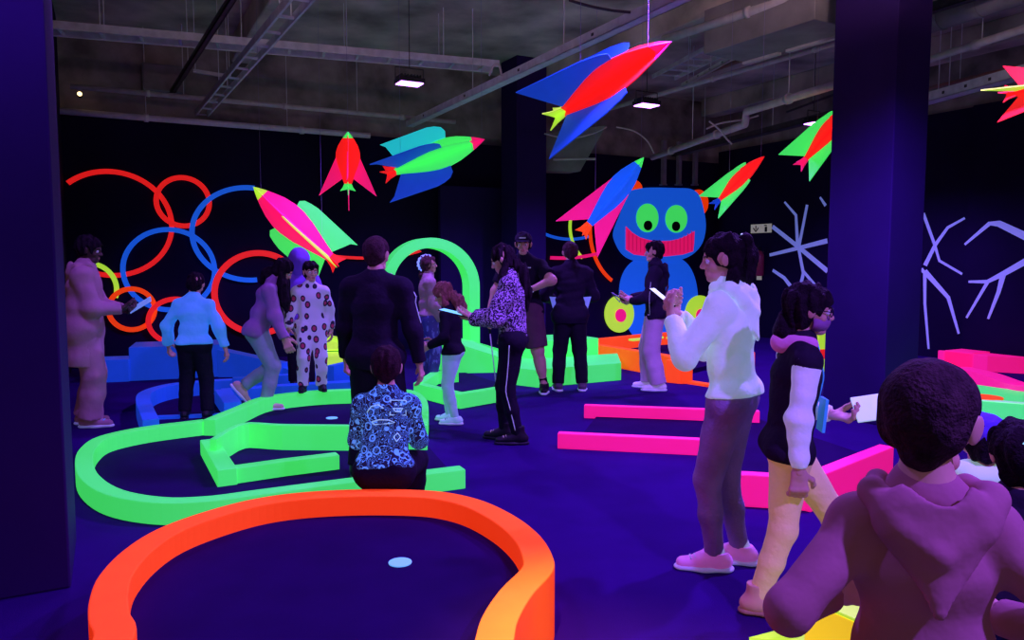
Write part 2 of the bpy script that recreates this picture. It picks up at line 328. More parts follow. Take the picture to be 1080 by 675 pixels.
# blue course along the rings wall
t = course('mini_golf_course', 'blue mini golf course in front of the rings wall', (-3.6, 8))
def block(parent, name, f0, f1, ztop, depth, m, dirv=None):      # block whose front base edge runs between two pixels of the floor
    a, b = P(*f0), P(*f1); d = b - a; n = Vector((-d.y, d.x, 0)).normalized() if dirv is None else dirv
    bm = B(); prism(bm, [a, b, b + n * depth, a + n * depth], ZZ * ztop); return link(name, bm, m, parent, bevel=.006)
block(t, 'ramp_box', (137, 402), (240, 397), .42, .7, BLUE)
block(t, 'ramp_box', (100, 404), (136.5, 402.5), .28, .4, BLUE)
a, b = P(230, 398), P(322, 397); n = UU                         # long sloping wedge
bm = B(); prism(bm, [a, b, b + ZZ * .10, a + ZZ * .36], n * .6); link('ramp_wedge', bm, BLUE, t, bevel=.006)
bm = B(); curb(bm, catmull(PP([(150, 443), (143, 421), (150, 412), (175, 405), (210, 401), (245, 399)], .16), 5), .13, 0, .16, False, False); link('border', bm, BLUE, t, bevel=.005)
bm = B(); curb(bm, PP([(226, 411), (236, 425)], .15), .16, 0, .15, False, True); link('border', bm, BLUE, t, bevel=.005)
bm = B(); curb(bm, PP([(152, 441), (250, 437)], .02), .06, 0, .03, False, True); link('border', bm, BLUE, t)
bm = B(); curb(bm, PP([(246, 399), (330, 394), (395, 390)], .12), .12, 0, .12, False, True); link('border', bm, BLUE, t, bevel=.005)
bm = B(); curb(bm, PP([(235, 412), (300, 407), (400, 401)], .13), .16, 0, .13, False, True); link('border', bm, BLUE, t, bevel=.005)
bm = B(); curb(bm, PP([(288, 384), (318, 395)], .14), .10, 0, .14, False, True); link('border', bm, BLUE, t, bevel=.005)
bm = B(); curb(bm, PP([(284, 384), (345, 379)], .2), .12, 0, .2, False, True); link('border', bm, BLUE, t, bevel=.005)
bm = B(); slab(bm, [P(150, 441), P(246, 437), P(330, 402), P(250, 400), P(170, 410)], .001, .008); link('playing_surface', bm, FELT, t)
# lime wedge behind the onesie child
t = course('mini_golf_course', 'lime green mini golf ramp corner showing between the onesie child and the man in black', (-2.2, 9.6))
block(t, 'ramp_box', (340, 393), (392, 391), .22, .5, LIME)
a, b = P(345, 388), P(395, 386); bm = B(); prism(bm, [a + ZZ * .24, b + ZZ * .24, b + ZZ * .30 + UU * .5, a + ZZ * .45 + UU * .5, a + UU * .5 + ZZ * .24], UU * .1); link('sloped_top', bm, LIME, t)
bm = B(); curb(bm, PP([(352, 386), (378, 380), (400, 388)], .25), .1, 0, .25, False, True); link('border', bm, BLUE, t)
# pale green ramp course, with the arch
t = course('mini_golf_course', 'green mini golf course with steps and ramp behind the woman holding the tablet', (-.2, 9.5))
block(t, 'step', (566, 409), (655, 401), .22, 1.0, GREEN, (P(583, 360) - P(566, 409)).normalized())
a = P(566, 409) - VV * .02; b = P(535, 398); c = b + UU * 1.1; d = a + UU * .9
bm = B(); prism(bm, [P(535, 405), P(567, 409), P(583, 386), P(545, 384)], ZZ * .21); link('step', bm, GREEN, t, bevel=.006)
a, b, c = P(560, 395), P(631, 390), P(618, 378); bm = B(); prism(bm, [a, b, b + UU * .7, a + UU * .7], ZZ * .44); link('step', bm, GREEN, t, bevel=.006)
a, b = P(474, 394), P(575, 392); bm = B(); prism(bm, [a, b, b + ZZ * .12, a + ZZ * .42 + VV * .35, a + ZZ * .44], UU * .8); link('ramp_wedge', bm, GREEN, t, bevel=.006)
bm = B(); curb(bm, PP([(436, 404), (485, 416), (535, 408)], .15), .1, 0, .15, False, True); link('border', bm, GREEN, t, bevel=.005)
bm = B(); curb(bm, PP([(436, 404), (455, 392), (480, 390)], .15), .1, 0, .15, False, False); link('border', bm, GREEN, t, bevel=.005)
bm = B(); slab(bm, [P(440, 404), P(485, 414), P(533, 407), P(480, 390)], .001, .01); link('playing_surface', bm, FELT, t)
# arch standing on it
ya = 10.6; c0 = Q(455, 303, ya); R0 = (303 - 251) / 800 * ya; wv = .14
t = root('loop_arch', 'tall bright green loop arch behind the girl with the glowing headband', 'arch', (c0.x, c0.y, 0))
bm = B(); prof = []
pts_o, pts_i = [], []
for k in range(37):
    a = PI * k / 36; pts_o.append(c0 + Vector((math.cos(a) * R0 * .98, 0, math.sin(a) * R0))); pts_i.append(c0 + Vector((math.cos(a) * (R0 * .98 - wv), 0, math.sin(a) * (R0 - wv))))
for e in (0,):
    pts_o = [Vector((c0.x + R0 * .98, ya, .02))] + pts_o + [Vector((c0.x - R0 * .98, ya, .02))]; pts_i = [Vector((c0.x + R0 * .98 - wv, ya, .02))] + pts_i + [Vector((c0.x - R0 * .98 + wv, ya, .02))]
dv = Vector((-.12, .30, 0)); vo = [bm.verts.new(p) for p in pts_o]; vi = [bm.verts.new(p) for p in pts_i]; vo2 = [bm.verts.new(p + dv) for p in pts_o]; vi2 = [bm.verts.new(p + dv) for p in pts_i]
for k in range(len(vo) - 1):
    for q in ((vo, vi), (vi, vi2), (vi2, vo2), (vo2, vo)): bm.faces.new((q[0][k], q[0][k + 1], q[1][k + 1], q[1][k]))
bm.faces.new((vo[0], vi[0], vi2[0], vo2[0])); bm.faces.new((vo[-1], vi[-1], vi2[-1], vo2[-1])); link('arch_band', bm, GREEN, t)
bm = B(); obox(bm, Vector((c0.x + R0 * .98 - wv - .05, ya - .05, 0)), (.24, 0, 0), (0, .4, 0), ZZ * .03); link('foot_plate', bm, GREEN, t)
bm = B(); obox(bm, Vector((c0.x - R0 * .98 - .05, ya - .05, 0)), (.24, 0, 0), (0, .4, 0), ZZ * .03); link('foot_plate', bm, GREEN, t)
# orange course under the monster
t = course('mini_golf_course', 'orange mini golf course on the floor in front of the blue monster', (1.6, 11.5))
bm = B(); curb(bm, PP([(612, 361), (700, 375), (719, 381)], .28), .14, 0, .28, False, True); link('border', bm, ORANGE, t, bevel=.006)
bm = B(); curb(bm, PP([(612, 360), (690, 352), (742, 349)], .26), .14, 0, .26, False, True); link('border', bm, ORANGE, t, bevel=.006)
bm = B(); curb(bm, PP([(718, 381), (731, 378)], .28), .2, 0, .28, False, True); link('end_post', bm, ORANGE, t, bevel=.006)
bm = B(); curb(bm, PP([(720, 362), (790, 372)], .2), .12, 0, .2, False, True); link('border', bm, ORANGE, t, bevel=.006)
bm = B(); curb(bm, PP([(722, 402), (775, 410)], .03), .12, 0, .03, False, True); link('border', bm, ORANGE, t)
bm = B(); slab(bm, [P(620, 375), P(712, 398), P(790, 380), P(742, 362)], .001, .06); link('playing_surface', bm, FELT, t)
bm = B(); curb(bm, PP([(668, 358), (700, 355)], .29), .1, .262, .292, False, True); link('bumper', bm, LIME, t)
bm = B(); curb(bm, PP([(708, 356), (742, 352)], .29), .1, .262, .292, False, True); link('bumper', bm, YELL, t)
bm = B(); curb(bm, PP([(614, 361), (625, 360)], .29), .1, .282, .292, False, True); link('bumper', bm, YELL, t)
# pink lane
t = course('mini_golf_course', 'hot pink bordered mini golf lane on the floor behind the woman in the white hoodie', (1.2, 6.4))
ZPK = .125
A0 = P(588, 457, ZPK); A1 = P(741, 464, ZPK); B0 = P(616, 427.5, ZPK); B1 = P(745, 432, ZPK)
bm = B(); e = A0 + (A1 - A0) * 1.06; curb(bm, [A0, e], .08, 0, ZPK, False, True); link('border', bm, PINK, t, bevel=.006)
bm = B(); e2 = B0 + (B1 - B0) * 1.42; curb(bm, [B0, e2], .08, 0, ZPK, False, True); link('border', bm, PINK, t, bevel=.006)
G0 = P(790, 501, .20); G1 = P(856, 505, .20)
bm = B(); curb(bm, [P(756, 500, .20), G0, G1], .09, 0, .20, False, True); link('border', bm, PINK, t, bevel=.006)
bm = B(); curb(bm, [P(856, 506, .2), P(905, 486, .2), P(943, 471, .2)], .1, 0, .2, False, True); link('border', bm, PINK, t, bevel=.006)
bm = B(); slab(bm, [P(612, 463), P(750, 476), P(760, 522), P(850, 528), P(942, 492), P(800, 444), P(630, 440)], .001, .02); link('playing_surface', bm, FELT, t)
# green and magenta course at the right edge
t = course('mini_golf_course', 'magenta and green mini golf course at the right edge beyond the tall pillar', (5.5, 8))
mg = PP([(1003, 387), (1030, 393), (1058, 403), (1082, 407), (1130, 409)], .22)
bm = B(); curb(bm, catmull(mg, 4), .22, 0, .22, False, True); link('border', bm, PINK, t, bevel=.006)
bm = B(); slab(bm, [P(1018, 404, .16), P(1060, 410, .16), P(1135, 415, .16), P(1150, 462, .16), P(1052, 446, .16), P(1018, 443, .16), P(990, 430, .16)], 0, .16); link('playing_surface', bm, GREEN, t)
bm = B(); slab(bm, [P(1022, 421.5, .165), P(1080, 426, .165), P(1140, 431, .165), P(1140, 430, .165), P(1080, 424.5, .165), P(1022, 420, .165)], .16, .168); link('seam_strip', bm, M('pale_green_seam', (.5, .95, .5), .5, .5, (.3, 1, .3)), t)
bm = B(); c = P(1037, 419, .165); pts = [c + Vector((math.cos(a) * .17, math.sin(a) * .17, 0)) for a in [2 * PI * k / 24 for k in range(24)]]; slab(bm, pts, .16, .172); link('hole_mat', bm, ORANGE, t)
bm = B(); slab(bm, [P(1026, 456), P(1052, 458), P(1052, 449), P(1026, 447)], .001, .15); link('edge_board', bm, PILLARM, t)
t = course('mini_golf_course', 'magenta block kerb standing far right against the pilaster wall', (6.5, 9))
a, b = P(1041, 392), P(1092, 395); bm = B(); prism(bm, [a, b, b + UU * .7, a + UU * .7], ZZ * .22); link('border', bm, PINK, t, bevel=.006)
a = P(1041, 392) + UU * .2; bm = B(); prism(bm, [a, a + VV * .4, a + VV * .4 + UU * .4, a + UU * .4], ZZ * .23); link('end_post', bm, PINK, t, bevel=.006)
# yellow and lime corner in front of the hoodie boy
t = course('mini_golf_course', 'yellow and lime mini golf kerb corner in front of the boy in the brown hoodie', (1.0, 2.5))
ZY = .33
a = P(849, 633, ZY); bq = P(906, 658, ZY); c = P(952, 628, ZY); d = P(893, 610, ZY)
bm = B(); slab(bm, [a, bq, c, d], 0, ZY); link('border', bm, YELL, t, bevel=.006)
bm = B(); slab(bm, [a + (bq - a) * .03, bq, c, d], ZY, ZY + .012); link('kerb_top', bm, LIME, t, bevel=.003)
bm = B(); slab(bm, [P(790, 680), P(850, 664), P(880, 690)], 0, .03); link('corner_strip', bm, LIME, t)
t = course('mini_golf_course', 'small lime kerb end peeping out right of the brown hoodie sleeve', (2.2, 3.1))
a = P(1062, 645); bm = B(); prism(bm, [a, a + Vector((.22, .03, 0)), a + Vector((.2, .3, 0)), a + Vector((-.02, .27, 0))], ZZ * .22); link('border', bm, LIME, t, bevel=.006)
t = course('mini_golf_course', 'yellow striped kerb end glowing behind the hooded woman', (2.8, 8.4))
a = P(862, 402); bm = B(); prism(bm, [a, a + Vector((.3, .05, 0)), a + Vector((.25, .4, 0)), a + Vector((-.05, .35, 0))], ZZ * .62); link('border', bm, LIME, t, bevel=.006)
bm = B(); obox(bm, a + Vector((-.01, -.012, .28)), (.3, .05, 0), (0, .011, 0), ZZ * .12); link('stripe', bm, RED, t)
# ---------------------------------------------------------------- wall decorations
def wring(px, py, rx, ry, wpx, m, label, a0=None, a1=None, k=0):
    c = WB(px, py); n = -UU; s = c.y / 800.; ez = ry * s
    e = WB(px + rx, py); ev = (e - c).length
    full = a0 is None; N_ = 56; bm = B(); lo = []; w2 = wpx * s / 2
    angs = [2 * PI * i / N_ for i in range(N_)] if full else [math.radians(a0 + (a1 - a0) * i / N_) for i in range(N_ + 1)]
    off = n * (.004 + .012 * k); prev = None; rings = []
    for a in angs:
        d = VV * math.cos(a) * ev + ZZ * math.sin(a) * ez; dn = (VV * math.cos(a) + ZZ * math.sin(a)) * w2
        rings.append([bm.verts.new(c + off + d + dn), bm.verts.new(c + off + d - dn), bm.verts.new(c + off + d - dn + n * .025), bm.verts.new(c + off + d + dn + n * .025)])
    n_ = len(rings)
    for i in range(n_ if full else n_ - 1):
        a, b = rings[i], rings[(i + 1) % n_]
        for q in range(4): bm.faces.new((a[q], a[(q + 1) % 4], b[(q + 1) % 4], b[q]))
    if not full: bm.faces.new(rings[0]); bm.faces.new(rings[-1])
    return tag(link('ring_decoration', bm, m), label, 'wall ring', 'neon rings on the back wall')
wring(118, 236, 63, 54, 5, RED, 'large red open ring on the back wall beside the left pillar', 132, -110, 0)
wring(193, 213, 27.5, 25, 5, RED, 'small red ring at the top of the ring cluster', k=1)
wring(179, 284.5, 47, 42, 5, SKYB, 'big blue ring above the boy in the pale blue sweatshirt', k=2)
wring(263, 247, 57, 48, 5, SKYB, 'blue open arc ring left of the magenta rocket', 84, 276, 3)
wring(273, 309, 45, 42, 6, RED, 'red ring behind the bent girl with long hair', k=4)
wring(95, 305, 28, 27, 5, LIME, 'lime arc ring behind the beige parka', -20, 95, 1)
wring(139, 326, 24, 21.5, 5, ORANGE, 'small orange ring beside the parka person\'s hands', k=3)
wring(185, 338, 28, 23, 5, RED, 'red ring just above the blue ramp box', k=5)
wring(600, 228, 40, 24, 3, SKYB, 'thin blue arc left of the blue rocket tail', 215, 300, 0)
wring(645, 240, 42, 45, 3, LIME, 'thin lime arc under the blue rocket tail', 165, 225, 1)
wring(667, 243, 43, 60, 3.5, ORANGE, 'thin orange arc between the standing man in black and the monster', 175, 240, 2)
wring(590, 250, 60, 22, 3.5, PINK, 'thin pink arc behind the man in black', -100, -50, 3)
wring(384, 250, 75, 22, 3, RED, 'thin red arc behind the man in the black jacket', -150, -40, 3)
# blue monster cut out of boards, mounted on the wall
o0 = WB(693, 270)
t = root('monster_cutout', 'big smiling blue monster board on the back wall with green eyes', 'wall figure', (o0.x, o0.y, 0))
def wpoly(pxs, m, name, lay, parent=t, th=.018, smooth=True):
    pts = [WB(x, y) - UU * (.004 + .02 * lay) for x, y in pxs]
    if smooth: pts = catmull(pts, 5, True)
    bm = B(); prism(bm, pts, -UU * th); return link(name, bm, m, parent)
def well(cx, cy, rx, ry, m, name, lay, parent=t):
    return wpoly([(cx + rx * math.cos(2 * PI * k / 20), cy + ry * math.sin(2 * PI * k / 20)) for k in range(20)], m, name, lay, parent)
wpoly([(693, 362), (672, 358), (659, 340), (653, 318), (654, 296), (662, 280), (676, 271), (693, 269), (712, 271), (725, 279), (733, 296), (735, 318), (728, 340), (714, 358)], SKYB, 'body', 0)
well(667, 200, 10, 10.5, ORANGE, 'ear', 0); well(736, 214, 10.5, 14, ORANGE, 'ear', 0)
wpoly([(671, 199.5), (685, 198), (712, 198.5), (727, 199.5), (736, 206), (741, 222), (743, 240), (739, 257), (728, 269), (712, 275), (690, 277), (668, 275), (655, 268), (647, 254), (646, 244), (652, 228), (659, 210), (664, 202)], SKYB, 'head', 1)
EYEB = M('pupil_black', (.004, .004, .006), .5)
well(681, 230, 11.5, 15, GREEN, 'eye', 2); well(711.5, 231, 11.3, 14.5, GREEN, 'eye', 2); well(681, 238, 4.3, 5.2, EYEB, 'pupil', 3); well(710.5, 238.8, 4.1, 5.1, EYEB, 'pupil', 3)
mo = wpoly([(658.5, 239), (665, 245.5), (673, 250.5), (683, 253.4), (694, 254.4), (705, 254), (715, 252), (723, 248.5), (730.5, 244), (730, 256), (729, 265), (718, 268.5), (700, 270.5), (682, 270.3), (667, 268.5), (658.5, 263)], PINK, 'mouth', 2, smooth=False)
DPINK = M('dark_pink_paint', (.45, .03, .2), .6, .3, (1, .01, .2))
for k in range(17):
    x = 661 + k * 4.15; yt = 240 + 14 * (1 - ((x - 694) / 36) ** 2); yb = 269.5 - 4.5 * ((x - 697) / 36) ** 2
    a, b = WB(x, yt + 1.5), WB(x, yb - 1.5); bm = B(); strip(bm, [a - UU * .0625, b - UU * .0625], [.018, .018], -UU, .003); link('tooth_line', bm, DPINK, mo)
well(652, 331, 15.5, 19.5, LIME, 'hand_disc', 1); well(653, 332.5, 5.6, 7, PINK, 'hand_centre', 2)
well(737, 331, 15.5, 19.5, LIME, 'hand_disc', 1); well(738, 332.5, 5.6, 7, PINK, 'hand_centre', 2)
# white tape cracks on the right wall
def wcrack(polys, label, off=.004, name='crack_decoration'):
    bm = B()
    for i, (pxs, w0, w1) in enumerate(polys):
        pts = [WR(x, y) - VV * (off + .004 * i) for x, y in pxs]; n = len(pts); s = pts[0].length / 800
        ws = [(w0 + (w1 - w0) * k / (n - 1)) * s for k in range(n)]; ws = [w * (.35 if (k in (0,) and w0 < 0) else 1) for k, w in enumerate(ws)]
        strip(bm, pts, [abs(w) * 1.0 for w in ws], -VV, .003)
    return tag(link(name, bm, LAV), label, 'wall tape', 'white crack shapes on the right wall')
wcrack([([(815, 239), (843, 261), (873, 286)], 4, 4.5), ([(812, 269), (843, 261.5), (873, 254)], 3, 4.5), ([(828, 213), (840, 227), (842, 262)], 2, 4), ([(852, 216), (843, 262), (848, 288), (845, 302)], 3, 4), ([(848, 286), (870, 312)], 3, 3), ([(816, 285), (828, 293), (835, 302)], 3, 4), ([(866, 208), (872, 217)], 2, 3)], 'star shaped white crack left of the tall pillar on the right wall')
wcrack([([(974, 225), (986, 258), (991, 275), (1015, 289)], 3, 2), ([(1018, 230), (1000, 240), (987, 258), (976, 280)], 2, 4), ([(972, 284), (976, 288), (976, 320), (980, 368)], 4, 2), ([(976, 286), (1001, 314), (1012, 352)], 5, 2)], 'x shaped white crack with long legs right of the tall pillar')
wcrack([([(1022, 258), (1048, 236), (1058, 236), (1100, 256)], 2, 7)], 'white crack bent like a roof at the right edge of the picture', .104)
wcrack([([(1026, 297), (1046, 297), (1064, 288), (1100, 268)], 2, 6), ([(1046, 298), (1024, 335)], 3, 2), ([(1063, 289), (1058, 308), (1047, 336)], 5, 2)], 'white crack with two legs under the roof shaped crack at the right edge', .104)
# fire extinguisher and its sign
c = WR(803, 241) - VV * .006; n = -VV; t = root('fire_sign', 'small pale pictogram sign on the right wall above the fire extinguisher', 'sign', c)
SGN = M('sign_white', (.45, .45, .42), .5, .18, (.9, .85, .75)); w_, h_ = .33, .17
c = WR(803, 241); 
bm = B(); obox(bm, c + UU * -w_ * .8 - ZZ * h_ / 2, UU * w_ * 1.6, -VV * .012, ZZ * h_); link('sign_board', bm, SGN, t)
bm = B(); f = c - VV * .0125; a = f + UU * .13
prism(bm, [a + UU * .012 + ZZ * .06, a - UU * .012 + ZZ * .06, a - UU * .012 - ZZ * .01, a + UU * .012 - ZZ * .01], -VV * .003)
prism(bm, [a + UU * .07 - ZZ * .0, a + UU * .07 + ZZ * .03, a - ZZ * .035, a - UU * .07 + ZZ * .03, a - UU * .07, a - ZZ * .07], -VV * .003); link('arrow', bm, BLACK, t)
bm = B(); a = f - UU * .13
prism(bm, [a + UU * .03 - ZZ * .07, a + UU * .03 + ZZ * .03, a - UU * .03 + ZZ * .03, a - UU * .03 - ZZ * .07], -VV * .003); prism(bm, [a + UU * .05 + ZZ * .065, a - UU * .02 + ZZ * .065, a - UU * .02 + ZZ * .04, a + UU * .05 + ZZ * .05], -VV * .003); link('extinguisher_symbol', bm, BLACK, t)
c = WR(805, 277) - VV * .10; t = root('fire_extinguisher', 'red fire extinguisher hanging on the right wall behind the hooded woman', 'fire extinguisher', c)
FE = M('extinguisher_red', (.35, .05, .08), .35)
bm = B(); tube(bm, [c - ZZ * .26, c - ZZ * .24, c + ZZ * .14, c + ZZ * .2, c + ZZ * .23], [.07, .085, .085, .05, .025], 20); link('cylinder', bm, FE, t, True)
bm = B(); tube(bm, [c + ZZ * .23, c + ZZ * .29], .022, 10); obox(bm, c + ZZ * .29 - VV * .015 - UU * .02, UU * .12, VV * .03, ZZ * .012); obox(bm, c + ZZ * .325 - VV * .015 - UU * .02, UU * .14, VV * .03, ZZ * .01); link('valve_handle', bm, BLACK, t)
bm = B(); tube(bm, catmull([c + ZZ * .26, c + ZZ * .28 + UU * .12, c + ZZ * .1 + UU * .13, c - ZZ * .14 + UU * .1], 5), .011, 8); link('hose', bm, BLACK, t, True)
bm = B(); obox(bm, c - ZZ * .02 - VV * .089 - UU * .05, UU * .1, VV * .006, ZZ * .1); link('label_plate', bm, SGN, t)
bm = B(); obox(bm, c + ZZ * .0 - UU * .02 + VV * .08, UU * .04, VV * .02, ZZ * .22); link('wall_bracket', bm, DMETAL, t)
c = WR(801, 292); bm = B(); obox(bm, c - UU * .06 - ZZ * .06, UU * .12, -VV * .015, ZZ * .12); tag(link('wall_plate', bm, SGN), 'small pale plate under the fire extinguisher', 'plate')
# ---------------------------------------------------------------- rockets: crossed boards hung on strings
def rocket(nose, tail, R, angs, cb, cn, cf, ct, fin, label, finw, tip=.87, flare=.10, sling=(), nofin=(), prof=None):
    nose, tail = Vector(nose), Vector(tail); ax = nose - tail; L = ax.length; ax.normalize()
    side = ax.cross(ZZ).normalized(); up = side.cross(ax).normalized(); mid = (nose + tail) / 2
    t = root('toy_rocket', label, 'rocket', mid, 'board rockets hanging from the ceiling'); th = .009
    prof = prof or [(0, .30), (.08, .42), (.2, .62), (.35, .86), (.48, 1), (.6, .98), (.72, .82), (.82, .58), (.9, .36), (.96, .16), (1, 0)]
    def w_at(s):
        for (a, x), (b, y) in zip(prof, prof[1:]):
            if a <= s <= b: return x + (y - x) * (s - a) / (b - a)
        return 0
    bb, bn, bt = B(), B(), B()
    for k in range(len(angs)):
        a = math.radians(angs[k]); rd = side * math.cos(a) + up * math.sin(a); nn = ax.cross(rd) * th
        G = lambda s, r: tail + ax * (s * L) + rd * (r * R) - nn / 2
        bp = [(s, r) for s, r in prof if s < tip] + [(tip, w_at(tip))]
        prism(bb, [G(0, 0)] + [G(s, r) for s, r in bp] + [G(tip, 0)], nn)
        prism(bn, [G(tip, 0), G(tip, w_at(tip))] + [G(s, r) for s, r in prof if s > tip], nn)
        prism(bt, [G(-.002, 0), G(-.002, .3), G(-flare * .55, .42), G(-flare, .62), G(-flare * .85, .3), G(-flare * .75, 0)], nn)
        if k in nofin: continue
        F0, F1 = fin[0], fin[1]                     # fin root from s=F0 to s=F1
        fw = finw; bm = B(); pts = []
        n_ = 7
        for i in range(n_ + 1):
            s = F0 + (F1 - F0) * i / n_; pts.append(G(s, w_at(s) * .97))
        if fin[2] == 'swept': pts += [G(F1 + .02, w_at(F1) + .22 * (fw - w_at(F1))), G(F1 - .03, w_at(F1) + .36 * (fw - w_at(F1))), G(F1 - .16, w_at(F1) + .55 * (fw - w_at(F1)))]
        if fin[2] == 'round':
            pts += [G(F1 + .015, w_at(F1) + (fw - w_at(F1)) * .4), G(F1 - .02, w_at(F1) + (fw - w_at(F1)) * .72), G(F1 - .09, fw * .95), G(F1 - .17, fw)]
        pts += [G(fin[3], fw * fin[4]), G(fin[3] + .06, fw * fin[4] * .86)] if fin[2] == 'round' else [G(fin[3], fw * fin[4])]
        prism(bm, pts, nn); link('fin', bm, cf if not isinstance(cf, (list, tuple)) else cf[k], t)
    link('body', bb, cb, t); link('nose_tip', bn, cn, t); link('tail_flare', bt, ct, t)
    for sx in sling:
        p = tail + ax * (sx * L); bm = B(); tube(bm, [p, Vector((p.x, p.y, HC - .004))], .0015, 5); link('string', bm, STR, t)
    return t
STR = M('violet_string', (.3, .25, .5), .6)
CYAN = M('fluorescent_turquoise', (.05, .75, .85), .4, .55, (.02, .75, .8), var=.05)
DGRN = GREEN

rocket(Q(708, 44, 5.4), Q(597, 117, 6.15), .185, (-62, 20, 108), RED, PINK, BLUE, LIME, (.02, .62, 'swept', -.10, 1), 'big red rocket with blue fins, highest of all, nearest the middle lamp', 2.35, flare=.15, sling=(.15, .8))
rocket(Q(511, 147, 7.3), Q(418, 180, 7.6), .15, (95, 12, -75), GREEN, PINK, [CYAN, BLUE, BLUE], RED, (.05, .60, 'round', -.12, 1), 'green rocket with blue and turquoise fins hanging under the left lamp', 2.05, flare=.14, sling=(.05, .97))
rocket(Q(367, 139, 8.2), Q(367, 194, 7.9), .125, (0, 90, 180, 270), RED, GREEN, PINK, GREEN, (.1, .5, 'tri', -.22, 1), 'small red rocket pointing straight up with pink fins', 2.3, flare=.13, sling=(1,))
rocket(Q(267, 197, 9.3), Q(348, 271, 9.5), .20, (186, 80, -98), PINK, LIME, [LIME, GREEN, GREEN], RED, (.02, .58, 'round', -.12, 1), 'magenta rocket with green fins above the onesie child', 1.75, flare=.13, sling=(.9, .1), tip=.88)
rocket(Q(679, 166, 8.1), Q(622, 236, 8.1), .135, (70, -10, -110), SKYB, GREEN, PINK, ORANGE, (.03, .58, 'tri', -.24, 1), 'blue rocket with pink fins in front of the monster', 2.35, flare=.17, sling=(.95, .1), tip=.89, nofin=(1,))
rocket(Q(806, 165, 7.8), Q(760, 210, 8.25), .115, (-62, 20, 108), RED, RED, GREEN, BLUE, (.02, .64, 'swept', -.10, 1), 'red rocket with green fins left of the tall pillar, fully visible', 2.1, flare=.16, sling=(.93, .2), tip=.85)
rocket(Q(905, 105, 8.5), Q(851, 167, 9.0), .156, (-62, 20, 108), RED, RED, GREEN, PINK, (.02, .64, 'swept', -.10, 1), 'red rocket with green fins half hidden behind the tall pillar', 2.3, flare=.16, sling=(.2,), tip=.85)
rocket(Q(1150, 84, 5.0), Q(1072, 97, 5.5), .10, (85, 5, -85), RED, LIME, [RED, LIME, RED], RED, (.05, .58, 'tri', -.22, 1), 'red rocket with a lime fin cut off by the right edge', 2.0, flare=.18, sling=(.3,))
# ---------------------------------------------------------------- figures: smooth signed-distance bodies turned into meshes
from mathutils.bvhtree import BVHTree
V3 = lambda *a: np.array(a, dtype=float)
def unit(v): v = np.asarray(v, float); return v / (np.linalg.norm(v) + 1e-12)
def rc(a, b, ra, rb=None, n=None, s=1.0): return ('rc', np.asarray(a, float), np.asarray(b, float), ra, ra if rb is None else rb, None if n is None else unit(n), s)
def el(c, ax, r): return ('el', np.asarray(c, float), np.asarray(ax, float), np.asarray(r, float))
def bx(c, ax, half, rnd): return ('bx', np.asarray(c, float), np.asarray(ax, float), np.asarray(half, float), rnd)
def bounds(p):
    if p[0] == 'rc':
        m = max(p[3], p[4]); return np.minimum(p[1], p[2]) - m, np.maximum(p[1], p[2]) + m
    if p[0] == 'el': m = max(p[3]); return p[1] - m, p[1] + m
    m = np.linalg.norm(p[3]); return p[1] - m, p[1] + m
def dist(p, X):
    if p[0] == 'rc':
        _, a, b, ra, rb, n, s = p
        q = X - a; ba = b - a
        if n is not None:
            q = q + (1 / s - 1) * (q @ n)[..., None] * n; ba = ba + (1 / s - 1) * (ba @ n) * n
        h = np.clip((q @ ba) / (ba @ ba + 1e-12), 0, 1)
        d = np.linalg.norm(q - h[..., None] * ba, axis=-1) - (ra + (rb - ra) * h)
        return d * (s if n is not None else 1) if s < 1 else d
    if p[0] == 'el':
        _, c, ax, r = p; q = (X - c) @ ax.T
        k0 = np.linalg.norm(q / r, axis=-1); k1 = np.linalg.norm(q / (r * r), axis=-1) + 1e-9
        return k0 * (k0 - 1) / k1
    _, c, ax, hf, rnd = p; q = np.abs((X - c) @ ax.T) - (hf - rnd)
    return np.linalg.norm(np.maximum(q, 0), axis=-1) + np.minimum(q.max(-1), 0) - rnd
def field(prims, h, k, lo=None, hi=None, pad=.03, sub=(), ks=.01):
    bs = [bounds(p) for p in prims]
    if lo is None: lo = np.min([b[0] for b in bs], 0) - pad; hi = np.max([b[1] for b in bs], 0) + pad
    n = np.ceil((hi - lo) / h).astype(int) + 1
    F = np.full(n, .5, np.float64)
    gx, gy, gz = [lo[i] + h * np.arange(n[i]) for i in range(3)]
    def sl(b, m):
        i0 = np.clip(np.floor((b[0] - m - lo) / h).astype(int), 0, n); i1 = np.clip(np.ceil((b[1] + m - lo) / h).astype(int) + 1, 0, n); return i0, i1
    def grid(i0, i1): return np.stack(np.meshgrid(gx[i0[0]:i1[0]], gy[i0[1]:i1[1]], gz[i0[2]:i1[2]], indexing='ij'), -1)
    for p, b in zip(prims, bs):
        i0, i1 = sl(b, k + 3 * h)
        if np.any(i1 <= i0): continue
        X = grid(i0, i1); d = dist(p, X); S = F[i0[0]:i1[0], i0[1]:i1[1], i0[2]:i1[2]]
        if k > 0: hh_ = np.maximum(k - np.abs(S - d), 0) / k; S[...] = np.minimum(S, d) - hh_ * hh_ * k * .25
        else: S[...] = np.minimum(S, d)
    for p in sub:
        i0, i1 = sl(bounds(p), ks + 3 * h)
        if np.any(i1 <= i0): continue
        d = -dist(p, grid(i0, i1)); S = F[i0[0]:i1[0], i0[1]:i1[1], i0[2]:i1[2]]
        hh_ = np.maximum(ks - np.abs(S - d), 0) / ks; S[...] = np.maximum(S, d) + hh_ * hh_ * ks * .25
    return F, lo, h
def coords(F, lo, h): return np.stack(np.meshgrid(*[lo[i] + h * np.arange(F.shape[i]) for i in range(3)], indexing='ij'), -1)
